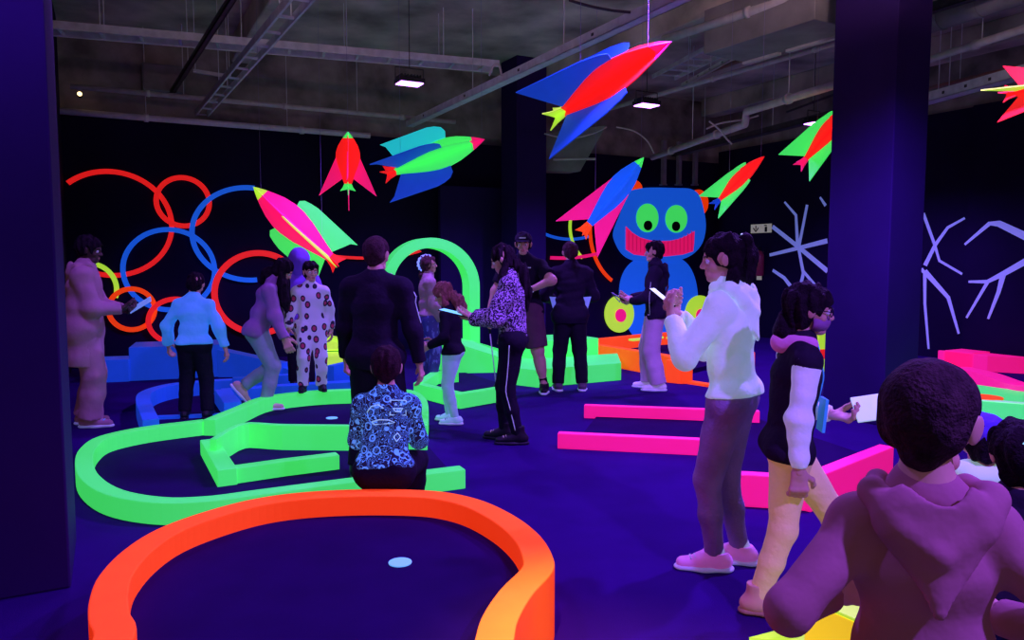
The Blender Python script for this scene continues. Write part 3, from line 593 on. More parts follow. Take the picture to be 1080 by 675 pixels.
def cut(F, lo, h, pt, nrm):               # keep the side the normal points away from
    pt = np.asarray(pt, float); nrm = unit(nrm); ax = [lo[i] + h * np.arange(F.shape[i]) for i in range(3)]
    d = (ax[0] - pt[0])[:, None, None] * nrm[0] + (ax[1] - pt[1])[None, :, None] * nrm[1] + (ax[2] - pt[2])[None, None, :] * nrm[2]
    return np.maximum(F, d)
def wrinkle(F, lo, h, amp, fr, seed, stretch=(1, 1, 1), t=.03):
    if amp <= 0: return F
    rg = np.random.RandomState(seed); idx = np.argwhere(np.abs(F) < t)
    X = (lo + idx * h) * np.array(stretch); acc = np.zeros(len(X))
    for i in range(7):
        kv = rg.normal(size=3); kv = kv / np.linalg.norm(kv) * fr * rg.uniform(.6, 1.7); acc += np.sin(X @ kv + rg.uniform(0, 6.28) + .8 * np.sin(X @ (kv[[1, 2, 0]] * .5)))
    F[idx[:, 0], idx[:, 1], idx[:, 2]] += amp * acc / 2.2
    return F
CORN = np.array([[i, j, k] for i in (0, 1) for j in (0, 1) for k in (0, 1)])
EDG = [(a, b) for a in range(8) for b in range(a + 1, 8) if np.abs(CORN[a] - CORN[b]).sum() == 1]
def nets(F, lo, h):
    ins = F < 0; n = np.array(F.shape) - 1
    cs = [ins[c[0]:c[0] + n[0], c[1]:c[1] + n[1], c[2]:c[2] + n[2]] for c in CORN]
    cnt = sum(c.astype(np.int8) for c in cs); act = np.argwhere((cnt > 0) & (cnt < 8))
    if len(act) == 0: return np.zeros((0, 3)), np.zeros((0, 4), int)
    fv = np.stack([F[act[:, 0] + c[0], act[:, 1] + c[1], act[:, 2] + c[2]] for c in CORN], 1)
    acc = np.zeros((len(act), 3)); num = np.zeros(len(act))
    for a, b in EDG:
        m = (fv[:, a] < 0) != (fv[:, b] < 0); t = fv[m, a] / (fv[m, a] - fv[m, b])
        acc[m] += CORN[a] + (CORN[b] - CORN[a]) * t[:, None]; num[m] += 1
    verts = lo + h * (act + acc / num[:, None])
    ix = np.full(n, -1, np.int64); ix[act[:, 0], act[:, 1], act[:, 2]] = np.arange(len(act)); quads = []
    for a in range(3):
        b, c = (a + 1) % 3, (a + 2) % 3
        s0 = [slice(None)] * 3; s1 = [slice(None)] * 3; s0[a] = slice(0, -1); s1[a] = slice(1, None)
        A, Bq = ins[tuple(s0)], ins[tuple(s1)]; e = np.argwhere(A != Bq)
        e = e[(e[:, b] > 0) & (e[:, c] > 0) & (e[:, b] < n[b]) & (e[:, c] < n[c])]
        sg = A[e[:, 0], e[:, 1], e[:, 2]]
        def g(db, dc):
            q = e.copy(); q[:, b] -= db; q[:, c] -= dc; return ix[q[:, 0], q[:, 1], q[:, 2]]
        q = np.stack([g(1, 1), g(0, 1), g(0, 0), g(1, 0)], 1); q[~sg] = q[~sg][:, ::-1]; quads.append(q)
    q = np.concatenate(quads); return verts, q[(q >= 0).all(1)]
def to_obj(name, chunks, mats, parent, matfn=None):
    vs, fs, off = [], [], 0
    for v, f in chunks: vs.append(v); fs.append(f + off); off += len(v)
    v = np.concatenate(vs); f = np.concatenate(fs); me = bpy.data.meshes.new(name)
    me.vertices.add(len(v)); me.vertices.foreach_set('co', v.astype(np.float32).ravel())
    me.loops.add(f.size); me.loops.foreach_set('vertex_index', f.astype(np.int32).ravel())
    me.polygons.add(len(f)); me.polygons.foreach_set('loop_start', np.arange(0, f.size, 4, dtype=np.int32)); me.polygons.foreach_set('loop_total', np.full(len(f), 4, np.int32))
    for m in (mats if isinstance(mats, (list, tuple)) else [mats]): me.materials.append(m)
    if matfn is not None: me.polygons.foreach_set('material_index', matfn(v[f].mean(1)).astype(np.int32))
    me.polygons.foreach_set('use_smooth', np.ones(len(f), bool)); me.update(); me.validate()
    o = bpy.data.objects.new(name, me); C.objects.link(o)
    if parent: o.parent = parent
    return o
def bm_obj(name, bm, m, parent, smooth=True):
    o = link(name, bm, m, None, smooth); o.parent = parent; return o
def ik(S, T, a, b, pole):
    S, T = np.asarray(S, float), np.asarray(T, float); d = T - S; L = np.linalg.norm(d); L2 = min(L, (a + b) * .995); u = d / (L + 1e-9); T = S + u * L2
    x = (a * a - b * b + L2 * L2) / (2 * L2); y = math.sqrt(max(0, a * a - x * x)); p = np.asarray(pole, float); p = unit(p - u * (p @ u)); return S + u * x + p * y, T
def rot(yaw, pitch, roll):                # columns: right, forward, up (pitch > 0 looks down)
    y, p, r = map(math.radians, (yaw, pitch, roll)); 
    Rz = np.array([[math.cos(y), -math.sin(y), 0], [math.sin(y), math.cos(y), 0], [0, 0, 1]])
    Rx = np.array([[1, 0, 0], [0, math.cos(p), math.sin(p)], [0, -math.sin(p), math.cos(p)]])
    Ry = np.array([[math.cos(r), 0, math.sin(r)], [0, 1, 0], [-math.sin(r), 0, math.cos(r)]])
    return Rz @ Rx @ Ry
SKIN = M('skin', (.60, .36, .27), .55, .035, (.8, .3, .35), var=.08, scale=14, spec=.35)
SKIND = M('dark_skin', (.09, .05, .04), .55, var=.08, scale=14)
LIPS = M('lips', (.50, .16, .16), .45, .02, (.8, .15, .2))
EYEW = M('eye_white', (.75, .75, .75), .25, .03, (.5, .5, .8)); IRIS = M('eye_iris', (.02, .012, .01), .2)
class Person:
    def __init__(s, label, loc, rz, H, seed=1, hs=1.0, g=1.0, lean=0, leanx=0, pel=(0, 0, 0), yaw=0, pitch=0, roll=0, twist=0, rh=(.17, .06, .48), lh=(-.17, .06, .48), rpole=(.6, -1, -.2), lpole=(-.6, -1, -.2),
                 rf=(.055, 0, 0), lf=(-.055, 0, 0), rfy=-8, lfy=8, kpole=(0, 1, .1), rkp=None, lkp=None, fpr=0, fpl=0, skin=None, hb=.011, hh=.0062, hd=.0042, curl=.5, rpalm=None, lpalm=None, sw=1.0, headless=False, cat='person', bare=(), dress=.76):
        s.bare, s.ub = bare, dress
        s.H, s.g, s.seed = H, g, seed; s.skin = skin or SKIN; s.hb = hb; s.hhv = hh
        s.root = root('person', label, cat, loc); s.root.rotation_euler = (0, 0, math.radians(rz))
        hh_ = .133 * H * hs; s.hh = hh_; N = H - hh_ - .022 * H; q = N / (.842 * H); s.q = q
        hip = .515 * H * q; s.pel = V3(*pel) * H + V3(0, 0, hip)
        le, lx = math.radians(lean), math.radians(leanx); tw = math.radians(twist)
        s.t = unit(V3(math.sin(lx), math.sin(le), math.cos(le) * math.cos(lx)))
        r0 = V3(math.cos(tw), math.sin(tw), 0); s.r = unit(r0 - s.t * (r0 @ s.t)); s.f = np.cross(s.t, s.r)
        L = N - hip; s.neck = s.pel + s.t * L; s.chest = s.pel + s.t * L * .66; s.waist = s.pel + s.t * L * .30
        s.sw = sw * (.100 if hs < 1.12 else .095) * H
        sh = s.neck - s.t * .052 * H; s.sh = {1: sh + s.r * s.sw, -1: sh - s.r * s.sw}
        s.hip = {1: s.pel + V3(.052 * H, 0, 0), -1: s.pel - V3(.052 * H, 0, 0)}
        ua, fa = .172 * H * q, .150 * H * q; s.el, s.wr = {}, {}
        for k, T, pl_ in ((1, rh, rpole), (-1, lh, lpole)): s.el[k], s.wr[k] = ik(s.sh[k], V3(*T) * H, ua, fa, pl_)
        th, shn = .245 * H * q, .235 * H * q; s.kn, s.an = {}, {}; s.fy = {1: rfy, -1: lfy}; s.fp = {1: fpr, -1: fpl}
        for k, T, kp in ((1, rf, rkp), (-1, lf, lkp)): s.kn[k], s.an[k] = ik(s.hip[k], V3(*T) * H + V3(0, 0, .042 * H), th, shn, kp or kpole)
        s.hr = rot(yaw, pitch, roll); s.ho = s.neck + s.t * .012 * H + s.hr[:, 2] * .012 * H + s.hr[:, 1] * .010 * H
        s.palm = {1: rpalm, -1: lpalm}; s.curl = curl if isinstance(curl, dict) else {1: curl, -1: curl}; s.hd = hd
        s.body()
    def hp(s, x, y, z): return s.ho + s.hr @ (V3(x, y, z) * s.hh)
    def hand(s, k):
        H = s.H; w = s.wr[k]; d = unit(w - s.el[k]); pn = s.palm[k]
        pn = V3(-k, 0, 0) if pn is None else V3(*pn); pn = unit(pn - d * (pn @ d)); lat = np.cross(d, pn) * (1 if k > 0 else -1)
        # lat points to the thumb side for both hands
        u = .108 * H; P_ = lambda a, b, c: w + d * (a * u) + lat * (b * u) + pn * (c * u); pr = []
        for b in (-.16, -.055, .055, .16): pr.append(rc(P_(.04, b * .7, 0), P_(.47, b * 1.05, .0), .085 * u, .082 * u, pn, .75))
        pr.append(rc(P_(-.18, 0, 0), P_(.06, 0, 0), .155 * u, .17 * u, pn, .72)); cu = s.curl[k]
        for b, ln, sp in ((-.19, .74, -.05), (-.065, .88, -.015), (.06, .95, .015), (.18, .86, .05)):
            p = P_(.47, b, 0); a = 0.15 * cu * 1.2
            for i, seg in enumerate((.24, .16, .13)):
                a += cu * (.75, .95, .6)[i]; q = p + (d * math.cos(a) + pn * math.sin(a) + lat * sp) * seg * ln * u * 1.1
                pr.append(rc(p, q, (.068 - .008 * i) * u, (.062 - .01 * i) * u)); p = q
        p = P_(.10, .17, .05); a = [unit(d * .55 + lat * .75 + pn * .35), unit(d * .8 + lat * .35 + pn * (.3 + .4 * cu)), unit(d * .8 + lat * .05 + pn * (.3 + .7 * cu))]
        for i, seg in enumerate((.26, .2, .15)): q = p + a[i] * seg * u; pr.append(rc(p, q, (.085 - .012 * i) * u, (.075 - .012 * i) * u)); p = q
        s.grip = getattr(s, 'grip', {}); s.grip[k] = P_(.52, 0, .16)
        return pr
    def headp(s):
        A = s.hr.T; u = s.hh; h = s.hp; R = s.hr
        return [el(h(0, -.07, .62), A, V3(.345, .43, .385) * u), rc(h(0, .08, .48), h(0, .17, .17), .30 * u, .165 * u, R[:, 0], .92), rc(h(-.09, .22, .1), h(.09, .22, .1), .085 * u), el(h(0, .31, .085), A, V3(.1, .07, .07) * u),
                rc(h(-.14, .285, .565), h(.14, .285, .565), .07 * u), rc(h(-.17, .235, .35), h(.17, .235, .35), .085 * u),
                rc(h(0, .365, .53), h(0, .455, .375), .028 * u, .047 * u), rc(h(-.045, .40, .355), h(.045, .40, .355), .032 * u), rc(h(-.07, .345, .235), h(.07, .345, .235), .042 * u), rc(h(-.06, .335, .19), h(.06, .335, .19), .04 * u),
                rc(h(0, -.1, .25), s.neck - s.t * .01 * s.H - s.f * .004 * s.H, .195 * u, .205 * u)], \
               [el(h(k * .36, -.03, .45), s.hr.T @ rot(k * -18, 0, k * 8).T, V3(.035, .085, .135) * u) for k in (1, -1)]
    def body(s):
        H, g = s.H, s.g * s.ub; pr = []; ga = s.g if 'arms' in s.bare else g; gl = s.g if 'legs' in s.bare else g
        pr += [rc(s.hip[1], s.hip[-1], .066 * H * g, None, s.f, .85), rc(s.waist, s.chest, .068 * H * g, .088 * H * g, s.f, .68), rc(s.sh[1], s.sh[-1], .034 * H * g), rc(s.pel, s.waist, .07 * H * g, .066 * H * g, s.f, .75), rc(s.chest, s.neck, .07 * H, .034 * H, s.f, .75)]
        for k in (1, -1):
            pr.append(rc(s.neck - s.t * .008 * H, s.sh[k], .028 * H, .028 * H * g))
            pr += [rc(s.sh[k], s.el[k], .031 * H * ga, .024 * H * ga), rc(s.el[k], s.wr[k], .025 * H * ga, .0165 * H), rc(s.hip[k], s.kn[k], .052 * H * gl, .035 * H * gl), rc(s.kn[k], s.an[k], .034 * H * gl, .021 * H)]
            c = s.kn[k] + (s.an[k] - s.kn[k]) * .3; back = unit(np.cross(s.an[k] - s.kn[k], V3(1, 0, 0))); back = -back if back[1] > 0 else back
            pr.append(rc(c + back * .008 * H, c + (s.an[k] - s.kn[k]) * .25 + back * .004 * H, .031 * H * gl, .025 * H * gl))
            fd = s.fdir(k); pr.append(rc(s.an[k] - V3(0, 0, .01 * H), s.an[k] + fd[0] * .075 * H - fd[1] * .026 * H, .024 * H, .016 * H))
        pr.append(rc(s.hp(0, -.1, .25), s.neck - s.t * .01 * H, .2 * s.hh, .215 * s.hh))
        ch = [nets(*field(pr, s.hb, .025 * H))]
        hp_, ears = s.headp(); F, lo, h = field(hp_, s.hhv, .075 * s.hh, sub=[el(s.hp(k * .15, .42, .475), s.hr.T, V3(.085, .085, .06) * s.hh) for k in (1, -1)] , ks=.08 * s.hh)
        for e in ears: F = np.minimum(F, field([e], s.hhv, 0, lo, lo + (np.array(F.shape) - 1) * h)[0]) if False else F
        ch.append(nets(F, lo, h))
        s.headmesh = ch[-1]
        for e in ears: ch.append(nets(*field([e, ], s.hhv * .8, 0)))
        for k in (1, -1): ch.append(nets(*field(s.hand(k), s.hd, .012 * s.H * .6)))
        lc = s.hp(0, .36, .215); A = s.hr.T
        def mf(c):
            q = (c - s.ho) @ s.hr / s.hh; return ((np.abs(q[:, 0]) < .105 - 1.1 * np.abs(q[:, 2] - .213)) & (np.abs(q[:, 2] - .213) < .055) & (q[:, 1] > .3)).astype(int)
        s.bodyo = to_obj('body', ch, [s.skin, LIPS], s.root, mf)
        for k in (1, -1):
            bm = B(); bmesh.ops.create_uvsphere(bm, u_segments=14, v_segments=9, radius=.062 * s.hh); bm.transform(Matrix.Translation(Vector(s.hp(k * .145, .315, .48))))
            e = bm_obj('eye', bm, EYEW, s.bodyo)
            bm = B(); bmesh.ops.create_uvsphere(bm, u_segments=12, v_segments=8, radius=.036 * s.hh); bm.transform(Matrix.Translation(Vector(s.hp(k * .145, .345, .478)))); e2 = bm_obj('iris', bm, IRIS, s.bodyo)
            pts = [s.hp(k * x, y, z) for x, y, z in ((.06, .375, .565), (.14, .375, .59), (.22, .31, .565))]; bm = B(); tube(bm, catmull(pts, 4), .016 * s.hh, 6); bm_obj('eyebrow', bm, IRIS, s.bodyo)
    def fdir(s, k):
        y, p = math.radians(s.fy[k]), math.radians(s.fp[k]); f = V3(-math.sin(y) * math.cos(p), math.cos(y) * math.cos(p), -math.sin(p)); sd = V3(math.cos(y), math.sin(y), 0); return f, np.cross(sd, f), sd
    # ---- clothing
    def top(s, m, name='top', infl=.012, sleeve='long', hem=-.02, flare=0., amp=.004, fr=32, collar=True, hood=None, sl=.012, slen=.93, h=None, cuts=(), extra=(), k=.02, puff=0, hoodm=None, girth=1.0, low=None, hs_=1.0):
        H, g = s.H, s.g; i = infl * H * .55; sl *= .8; amp *= .75; h = h or s.hb; hemp = s.pel + s.t * hem * H
        tr = [rc(s.waist, s.chest, .072 * H * g * girth + i, .090 * H * g + i, s.f, .70), rc(s.sh[1], s.sh[-1], .031 * H * g + i * .8), rc(s.chest, s.neck - s.t * .012 * H, .078 * H * g + i, .036 * H + i * .6, s.f, .75), rc(hemp - s.t * .05 * H, s.waist, .080 * H * g * girth + i + flare * H, .074 * H * g * girth + i + flare * .35 * H, s.f, .74)]
        tr += [rc(s.hip[1], s.hip[-1], .061 * H * g * girth + i, None, s.f, .9), rc(s.hip[1] - s.f * .014 * H, s.hip[-1] - s.f * .014 * H, .053 * H * g + i)] if hem < .03 else []
        for q_ in (1, -1): tr.append(rc(s.neck - s.t * .004 * H, s.sh[q_] - s.t * .004 * H, .034 * H + i * .5, .030 * H * g + i * .6))
        if collar: tr.append(rc(s.neck - s.t * .012 * H, s.neck + s.t * .012 * H + s.f * .004 * H, .038 * H + i * .4, .033 * H + i * .3))
        F, lo, h = field(tr + list(extra), h, k * H, pad=.05)
        ch_ = cut(F, lo, h, hemp, -s.t) if low is None else F
        ch = None; arms = []
        if sleeve != 'none':
            for q in (1, -1):
                if sleeve == 'long':
                    e = s.el[q] + (s.wr[q] - s.el[q]) * slen; pr = [rc(s.sh[q], s.el[q], .031 * H * g + sl * H * .55, .026 * H * g + sl * H * .75), rc(s.el[q], e, .026 * H * g + sl * H * .8, .019 * H + sl * H * (.55 + puff))]; d = s.wr[q] - s.el[q]
                else:
                    e = s.sh[q] + (s.el[q] - s.sh[q]) * .72; pr = [rc(s.sh[q], e, .032 * H * g + sl * H * .6, .032 * H * g + sl * H * 1.3)]; d = s.el[q] - s.sh[q]
                arms.append((pr, e, d))
        allp = tr + list(extra) + sum([a[0] for a in arms], [])
        F, lo, h = field(allp, h, k * H, pad=.05)
        # trim hem and cuffs
        Fh = cut(np.full_like(F, -1.), lo, h, hemp, -s.t)
        if sleeve == 'long' or sleeve == 'short':
            ax = coords(F, lo, h)
            for pr, e, d in arms:                # the hem plane does not cut the sleeves, the cuff plane cuts only near its own cuff
                da = np.minimum.reduce([dist(p, ax) for p in pr]) - .012 * H; Fh = np.where(da < 0, np.minimum(Fh, 0) - (Fh > 0) * 0 + 0 * Fh if False else np.where(da < 0, -1., Fh), Fh)
                cz = (ax - e) @ unit(d); near = np.linalg.norm(ax - e, axis=-1) < .075 * H; F = np.where(near, np.maximum(F, cz), F)
        F = np.maximum(F, Fh)
        for pt, n in cuts: F = cut(F, lo, h, pt, n)
        F = wrinkle(F, lo, h, amp * min(1, H / 1.6), fr, s.seed, (.8, .8, 1.5))
        o = to_obj(name, [nets(F, lo, h)], m, s.root); s.topo = o
        hm = hoodm or m
        if hood == 'down':
            G = lambda x, y, z: s.neck + s.r * x * H + s.f * y * H + s.t * z * H
            pr = [rc(G(0, -.052, -.040), G(0, -.080, -.145), .072 * H, .016 * H, s.f, .42)]
            for q in (1, -1):
                cs = [G(q * .030, .042, -.012), G(q * .058, .022, .006), G(q * .076, -.022, .000), G(q * .050, -.054, -.036), G(0, -.074, -.072)]; rs = [.011, .015, .017, .015, .012]
                for a_, b_, r0, r1 in zip(cs, cs[1:], rs, rs[1:]): pr.append(rc(a_, b_, r0 * H, r1 * H))
            F, lo, h = field(pr, min(h, .0075), .016 * H, sub=[el(G(0, -.018, .022), np.array([s.r, s.f, s.t]), V3(.046, .056, .055) * H)], ks=.012); F = wrinkle(F, lo, h, amp * .6, fr, s.seed + 5)
            to_obj('hood', [nets(F, lo, h)], hm, o)
        if hood == 'up':
            A = s.hr.T; u = s.hh * hs_; pr = [el(s.hp(0, -.09, .60), A, V3(.45, .54, .50) * u), rc(s.hp(0, -.08, .25), s.neck - s.t * .02 * H, .40 * u, .055 * H)]
            F, lo, h = field(pr, s.hhv, .04, sub=[el(s.hp(0, .42, .42), A, V3(.30, .5, .42) * u)], ks=.02); F = wrinkle(F, lo, h, .003, 40, s.seed + 5)
            to_obj('hood', [nets(F, lo, h)], hm, o)
        return o
    def legs(s, m, name='trousers', cutk='straight', waist=.055, amp=.0035, h=None, fr=38, end=.97, infl=0.006, skirt=0):
        H, g = s.H, s.g; h = h or s.hb; pr = []; W = s.pel + s.t * waist * H
        r = {'slim': (.055, .041, .036, .027), 'straight': (.060, .047, .042, .040), 'wide': (.064, .056, .055, .056), 'shorts': (.066, .060, .06, .06)}[cutk]; i = infl * H
        pr += [rc(s.hip[1], s.hip[-1], .060 * H * g + i, None, s.f, .86), rc(s.pel, W, .068 * H * g + i, .064 * H * g + i, s.f, .74)]
        ends = []
        for k in (1, -1):
            pr.append(rc(s.hip[k] * .9 + s.hip[-k] * .1, s.kn[k], r[0] * H * g + i, r[1] * H * g))
            if cutk != 'shorts':
                m2 = s.kn[k] + (s.an[k] - s.kn[k]) * .45; e = s.kn[k] + (s.an[k] - s.kn[k]) * end; pr += [rc(s.kn[k], m2, r[1] * H * g, r[2] * H * g), rc(m2, e, r[2] * H * g, r[3] * H * g)]; ends.append((e, s.an[k] - s.kn[k]))
            else: ends.append((s.kn[k] + (s.kn[k] - s.hip[k]) * -.06, s.kn[k] - s.hip[k]))
        bk = -s.f; pr.append(rc(s.hip[1] + bk * .014 * H, s.hip[-1] + bk * .014 * H, .049 * H * g + i))
        F, lo, h = field(pr, h, .014 * H, pad=.05); F = cut(F, lo, h, W, s.t); ax = coords(F, lo, h)
        for e, d in ends:
            near = np.linalg.norm(ax - e, axis=-1) < .085 * H; F = np.where(near, np.maximum(F, (ax - e) @ unit(d)), F)
        F = wrinkle(F, lo, h, amp * .6 * min(1, H / 1.6), fr, s.seed + 2, (1, 1, .8)); s.lego = to_obj(name, [nets(F, lo, h)], m, s.root); return s.lego
    def shoes(s, m, sm, h=.006, boot=0, ms=None, socks=None, ln=1.0, lace=None):
        H = s.H; out = []
        for k in (1, -1):
            f, u, sd = s.fdir(k); a = s.an[k]; b = lambda x, y, z: a + sd * (x * H) + f * (y * H) + u * ((z - .042) * H); ax = np.array([sd, f, u])
            pr = [rc(b(0, -.030, .030), b(0, .035, .028), .025 * H, .027 * H), rc(b(0, .03, .026), b(0, .092 * ln, .021), .026 * H, .020 * H, u, .85), rc(b(0, -.012, .040), b(0, .012, .042), .025 * H), rc(b(0, -.01, .03), b(0, -.008, .052 + boot), .026 * H, .027 * H)]
            F, lo, h = field(pr, h, .014 * H); F = cut(F, lo, h, b(0, 0, .012), -u); F = cut(F, lo, h, b(0, 0, .058 + boot), u)
            o = to_obj('shoe', [nets(F, lo, h)], m, s.root)
            pr = [rc(b(0, -.032, .008), b(0, .03, .008), .0275 * H, .029 * H, u, .42), rc(b(0, .03, .008), b(0, .096 * ln, .008), .029 * H, .023 * H, u, .42)]
            F, lo, h = field(pr, h, .01 * H); F = cut(F, lo, h, b(0, 0, .0005), -u); to_obj('sole', [nets(F, lo, h)], sm, o)
            if lace is not None:
                for j in range(4):
                    y = .030 + .013 * j; bm = B(); tube(bm, catmull([b(-.017, y, .044 - .002 * j), b(0, y + .003, .055 - .004 * j), b(.017, y, .044 - .002 * j)], 3), .0026 * H, 5); bm_obj('lace', bm, lace, o)
            if socks is not None:
                F, lo, h = field([rc(b(0, -.008, .045), a + (s.kn[k] - a) * .22, .026 * H, .025 * H)], h, 0); to_obj('sock', [nets(F, lo, h)], socks, s.root)
            out.append(o)
        return out
    def hair(s, m, style='short', amp=.006, h=None, extra=(), vol=1.0, ears=True):
        A = s.hr.T; u = s.hh; p = s.hp; h = h or s.hhv
        pr = [el(p(0, -.085, .635), A, V3(.385 * vol, .46 * vol, .415) * u)]
        sub = [el(p(0, .50, .33), A, V3(.40, .46, .38) * u)]
        if style in ('short', 'fringe'):
            pr += [rc(p(0, -.26, .45), p(0, -.24, .24), .26 * u * vol, .19 * u), rc(p(-.15, -.18, .4), p(.15, -.18, .4), .2 * u)]
            sub += [el(p(0, .05, -.08), A, V3(.8, .24, .36) * u), el(p(.40, .06, .34), A, V3(.13, .15, .24) * u), el(p(-.40, .06, .34), A, V3(.13, .15, .24) * u)]
        if style == 'fringe': sub[0] = el(p(0, .54, .26), A, V3(.42, .42, .36) * u); pr.append(rc(p(-.22, .22, .78), p(.22, .24, .76), .16 * u))
        if style in ('long', 'tail'):
            pr += [rc(p(0, -.22, .5), p(0, -.2, .2), .27 * u * vol, .22 * u), rc(p(-.2, -.1, .5), p(-.2, -.16, .2), .18 * u, .13 * u), rc(p(.2, -.1, .5), p(.2, -.16, .2), .18 * u, .13 * u)]
            sub += [el(p(0, .36, .0), A, V3(.30, .42, .5) * u)]
        F, lo, h = field(pr + list(extra), h, .10 * u, sub=sub, ks=.05 * u)
        F = wrinkle(F, lo, h, amp, 90, s.seed + 9, (1.2, 1.2, .25), .02); o = to_obj('hair', [nets(F, lo, h)], m, s.root); s.hairo = o; return o
    def strand(s, pts, rs, m, name='hair_lock', parent=None, sq=None, amp=.005, h=None):
        pr = [rc(a, b, ra, rb, sq, .7) if sq is not None else rc(a, b, ra, rb) for a, b, ra, rb in zip(pts, pts[1:], rs, rs[1:])]
        F, lo, h = field(pr, h or s.hhv, .02); F = wrinkle(F, lo, h, amp, 95, s.seed + 11, (1.2, 1.2, .2), .02); return to_obj(name, [nets(F, lo, h)], m, parent or s.root)
    def trim(s, pts, r, m, name, target, toward, parent, lift=.002):        # thin band following a garment
        bv = BVHTree.FromPolygons([v.co for v in target.data.vertices], [tuple(q.vertices) for q in target.data.polygons]); out = []
        for p, c in zip(pts, toward):
            p, c = Vector(p), Vector(c); d = (c - p).normalized(); hit = bv.ray_cast(p - d * .15, d)
            out.append(hit[0] - d * lift if hit[0] else p)
        bm = B(); tube(bm, catmull(out, 3), r, 6); return bm_obj(name, bm, m, parent)
    def w(s, p):                              # local point to world
        return s.root.matrix_basis @ Vector(p)
# patterned cloth
def pattern(name, base, ink, kind, scale, emit=0., th=.5, ink2=None, ie=0.):
    m = bpy.data.materials.new(name); m.use_nodes = True; nt = m.node_tree; N = nt.nodes; L = nt.links; b = N['Principled BSDF']; b.inputs['Roughness'].default_value = .8; b.inputs['Specular IOR Level'].default_value = .15
    tc = N.new('ShaderNodeTexCoord'); mp = N.new('ShaderNodeMapping'); L.new(tc.outputs['Object'], mp.inputs['Vector']); mp.inputs['Scale'].default_value = scale
    mx = N.new('ShaderNodeMix'); mx.data_type = 'RGBA'; mx.inputs[6].default_value = list(base) + [1]; mx.inputs[7].default_value = list(ink) + [1]
    def math_(op, a, v):
        n = N.new('ShaderNodeMath'); n.operation = op; L.new(a, n.inputs[0]); n.inputs[1].default_value = v; return n.outputs[0]
    if kind == 'doodle':
        n1 = N.new('ShaderNodeTexNoise'); n1.inputs['Scale'].default_value = 1; n1.inputs['Detail'].default_value = 0; n1.inputs['Distortion'].default_value = 1.6; L.new(mp.outputs[0], n1.inputs['Vector'])
        a = math_('ABSOLUTE', math_('SUBTRACT', math_('FRACT', math_('MULTIPLY', n1.outputs['Fac'], 7.), 0), .5), 0); f1 = math_('LESS_THAN', a, th)
        v = N.new('ShaderNodeTexVoronoi'); v.inputs['Scale'].default_value = .9; L.new(mp.outputs[0], v.inputs['Vector']); f2 = math_('LESS_THAN', math_('ABSOLUTE', math_('SUBTRACT', v.outputs['Distance'], .32), 0), .05)
        n = N.new('ShaderNodeMath'); n.operation = 'MAXIMUM'; L.new(f1, n.inputs[0]); L.new(f2, n.inputs[1]); fac = n.outputs[0]
    elif kind == 'spots':
        v = N.new('ShaderNodeTexVoronoi'); v.inputs['Scale'].default_value = 1; v.inputs['Randomness'].default_value = .75; L.new(mp.outputs[0], v.inputs['Vector']); fac = math_('LESS_THAN', v.outputs['Distance'], th)
    else:
        n1 = N.new('ShaderNodeTexNoise'); n1.inputs['Scale'].default_value = 1; n1.inputs['Detail'].default_value = 2; L.new(mp.outputs[0], n1.inputs['Vector']); fac = math_('GREATER_THAN', n1.outputs['Fac'], th)
    L.new(fac, mx.inputs[0]); col = mx.outputs[2]
    if ink2 is not None:
        m2 = N.new('ShaderNodeMix'); m2.data_type = 'RGBA'; f3 = math_('LESS_THAN', v.outputs['Distance'], th * .62); L.new(f3, m2.inputs[0]); L.new(col, m2.inputs[6]); m2.inputs[7].default_value = list(ink2) + [1]; col = m2.outputs[2]
    L.new(col, b.inputs['Base Color'])
    if ie > 0: L.new(col, b.inputs['Emission Color']); b.inputs['Emission Strength'].default_value = ie
    return m
def cloth(name, col, emit=0., ecol=None, bump=.35, bs=26., var=.10): return M(name, col, .85, emit, ecol, var=var, scale=5, bump=bump, bscale=bs, spec=.12)
HAIRD = M('dark_hair', (.014, .008, .013), .75, var=.6, scale=30, spec=.08, bump=.6, bscale=110)
HAIRB = M('brown_hair', (.10, .042, .045), .7, var=.5, scale=30, spec=.14, bump=.6, bscale=110)
HAIRR = M('auburn_hair', (.24, .085, .085), .7, .02, (.8, .2, .3), var=.5, scale=30, spec=.12, bump=.6, bscale=110)
SHOEB = M('black_shoe', (.012, .01, .018), .5); SOLEW = M('white_sole', (.7, .7, .8), .5, .12, (.35, .4, 1)); SOLED = M('dark_sole', (.02, .015, .03), .6)
def putter(grip, foot, label, m=None):       # golf putter with its head on the ground
    g, f = Vector(grip), Vector(foot); d = (g - f).normalized(); r = root('golf_putter', label, 'golf club', f)
    bm = B(); tube(bm, [f + d * .02, g], .0065, 8); link('shaft', bm, METAL, r, True)
    bm = B(); tube(bm, [g - d * .12, g + d * .12], .0125, 8); link('grip', bm, BLACK, r, True)
    bm = B(); s = Vector((-d.y, d.x, 0)); s = s.normalized() if s.length > .05 else Vector((1, 0, 0)); obox(bm, f - s * .05 - Vector((0, .012, 0)), s * .11, (0, .026, 0), ZZ * .03); link('club_head', bm, m or METAL, r, bevel=.004); return r
# ---------------------------------------------------------------- the people
BLK = cloth('black_cloth', (.012, .009, .020)); BLKS = cloth('soft_black_cloth', (.018, .012, .030)); NAVY = cloth('navy_cloth', (.02, .014, .06))
WSOCK = cloth('white_sock', (.8, .8, .85), .2, (.4, .6, 1))
def at(px, py, z=0): p = P(px, py, z); return (p.x, p.y, z)
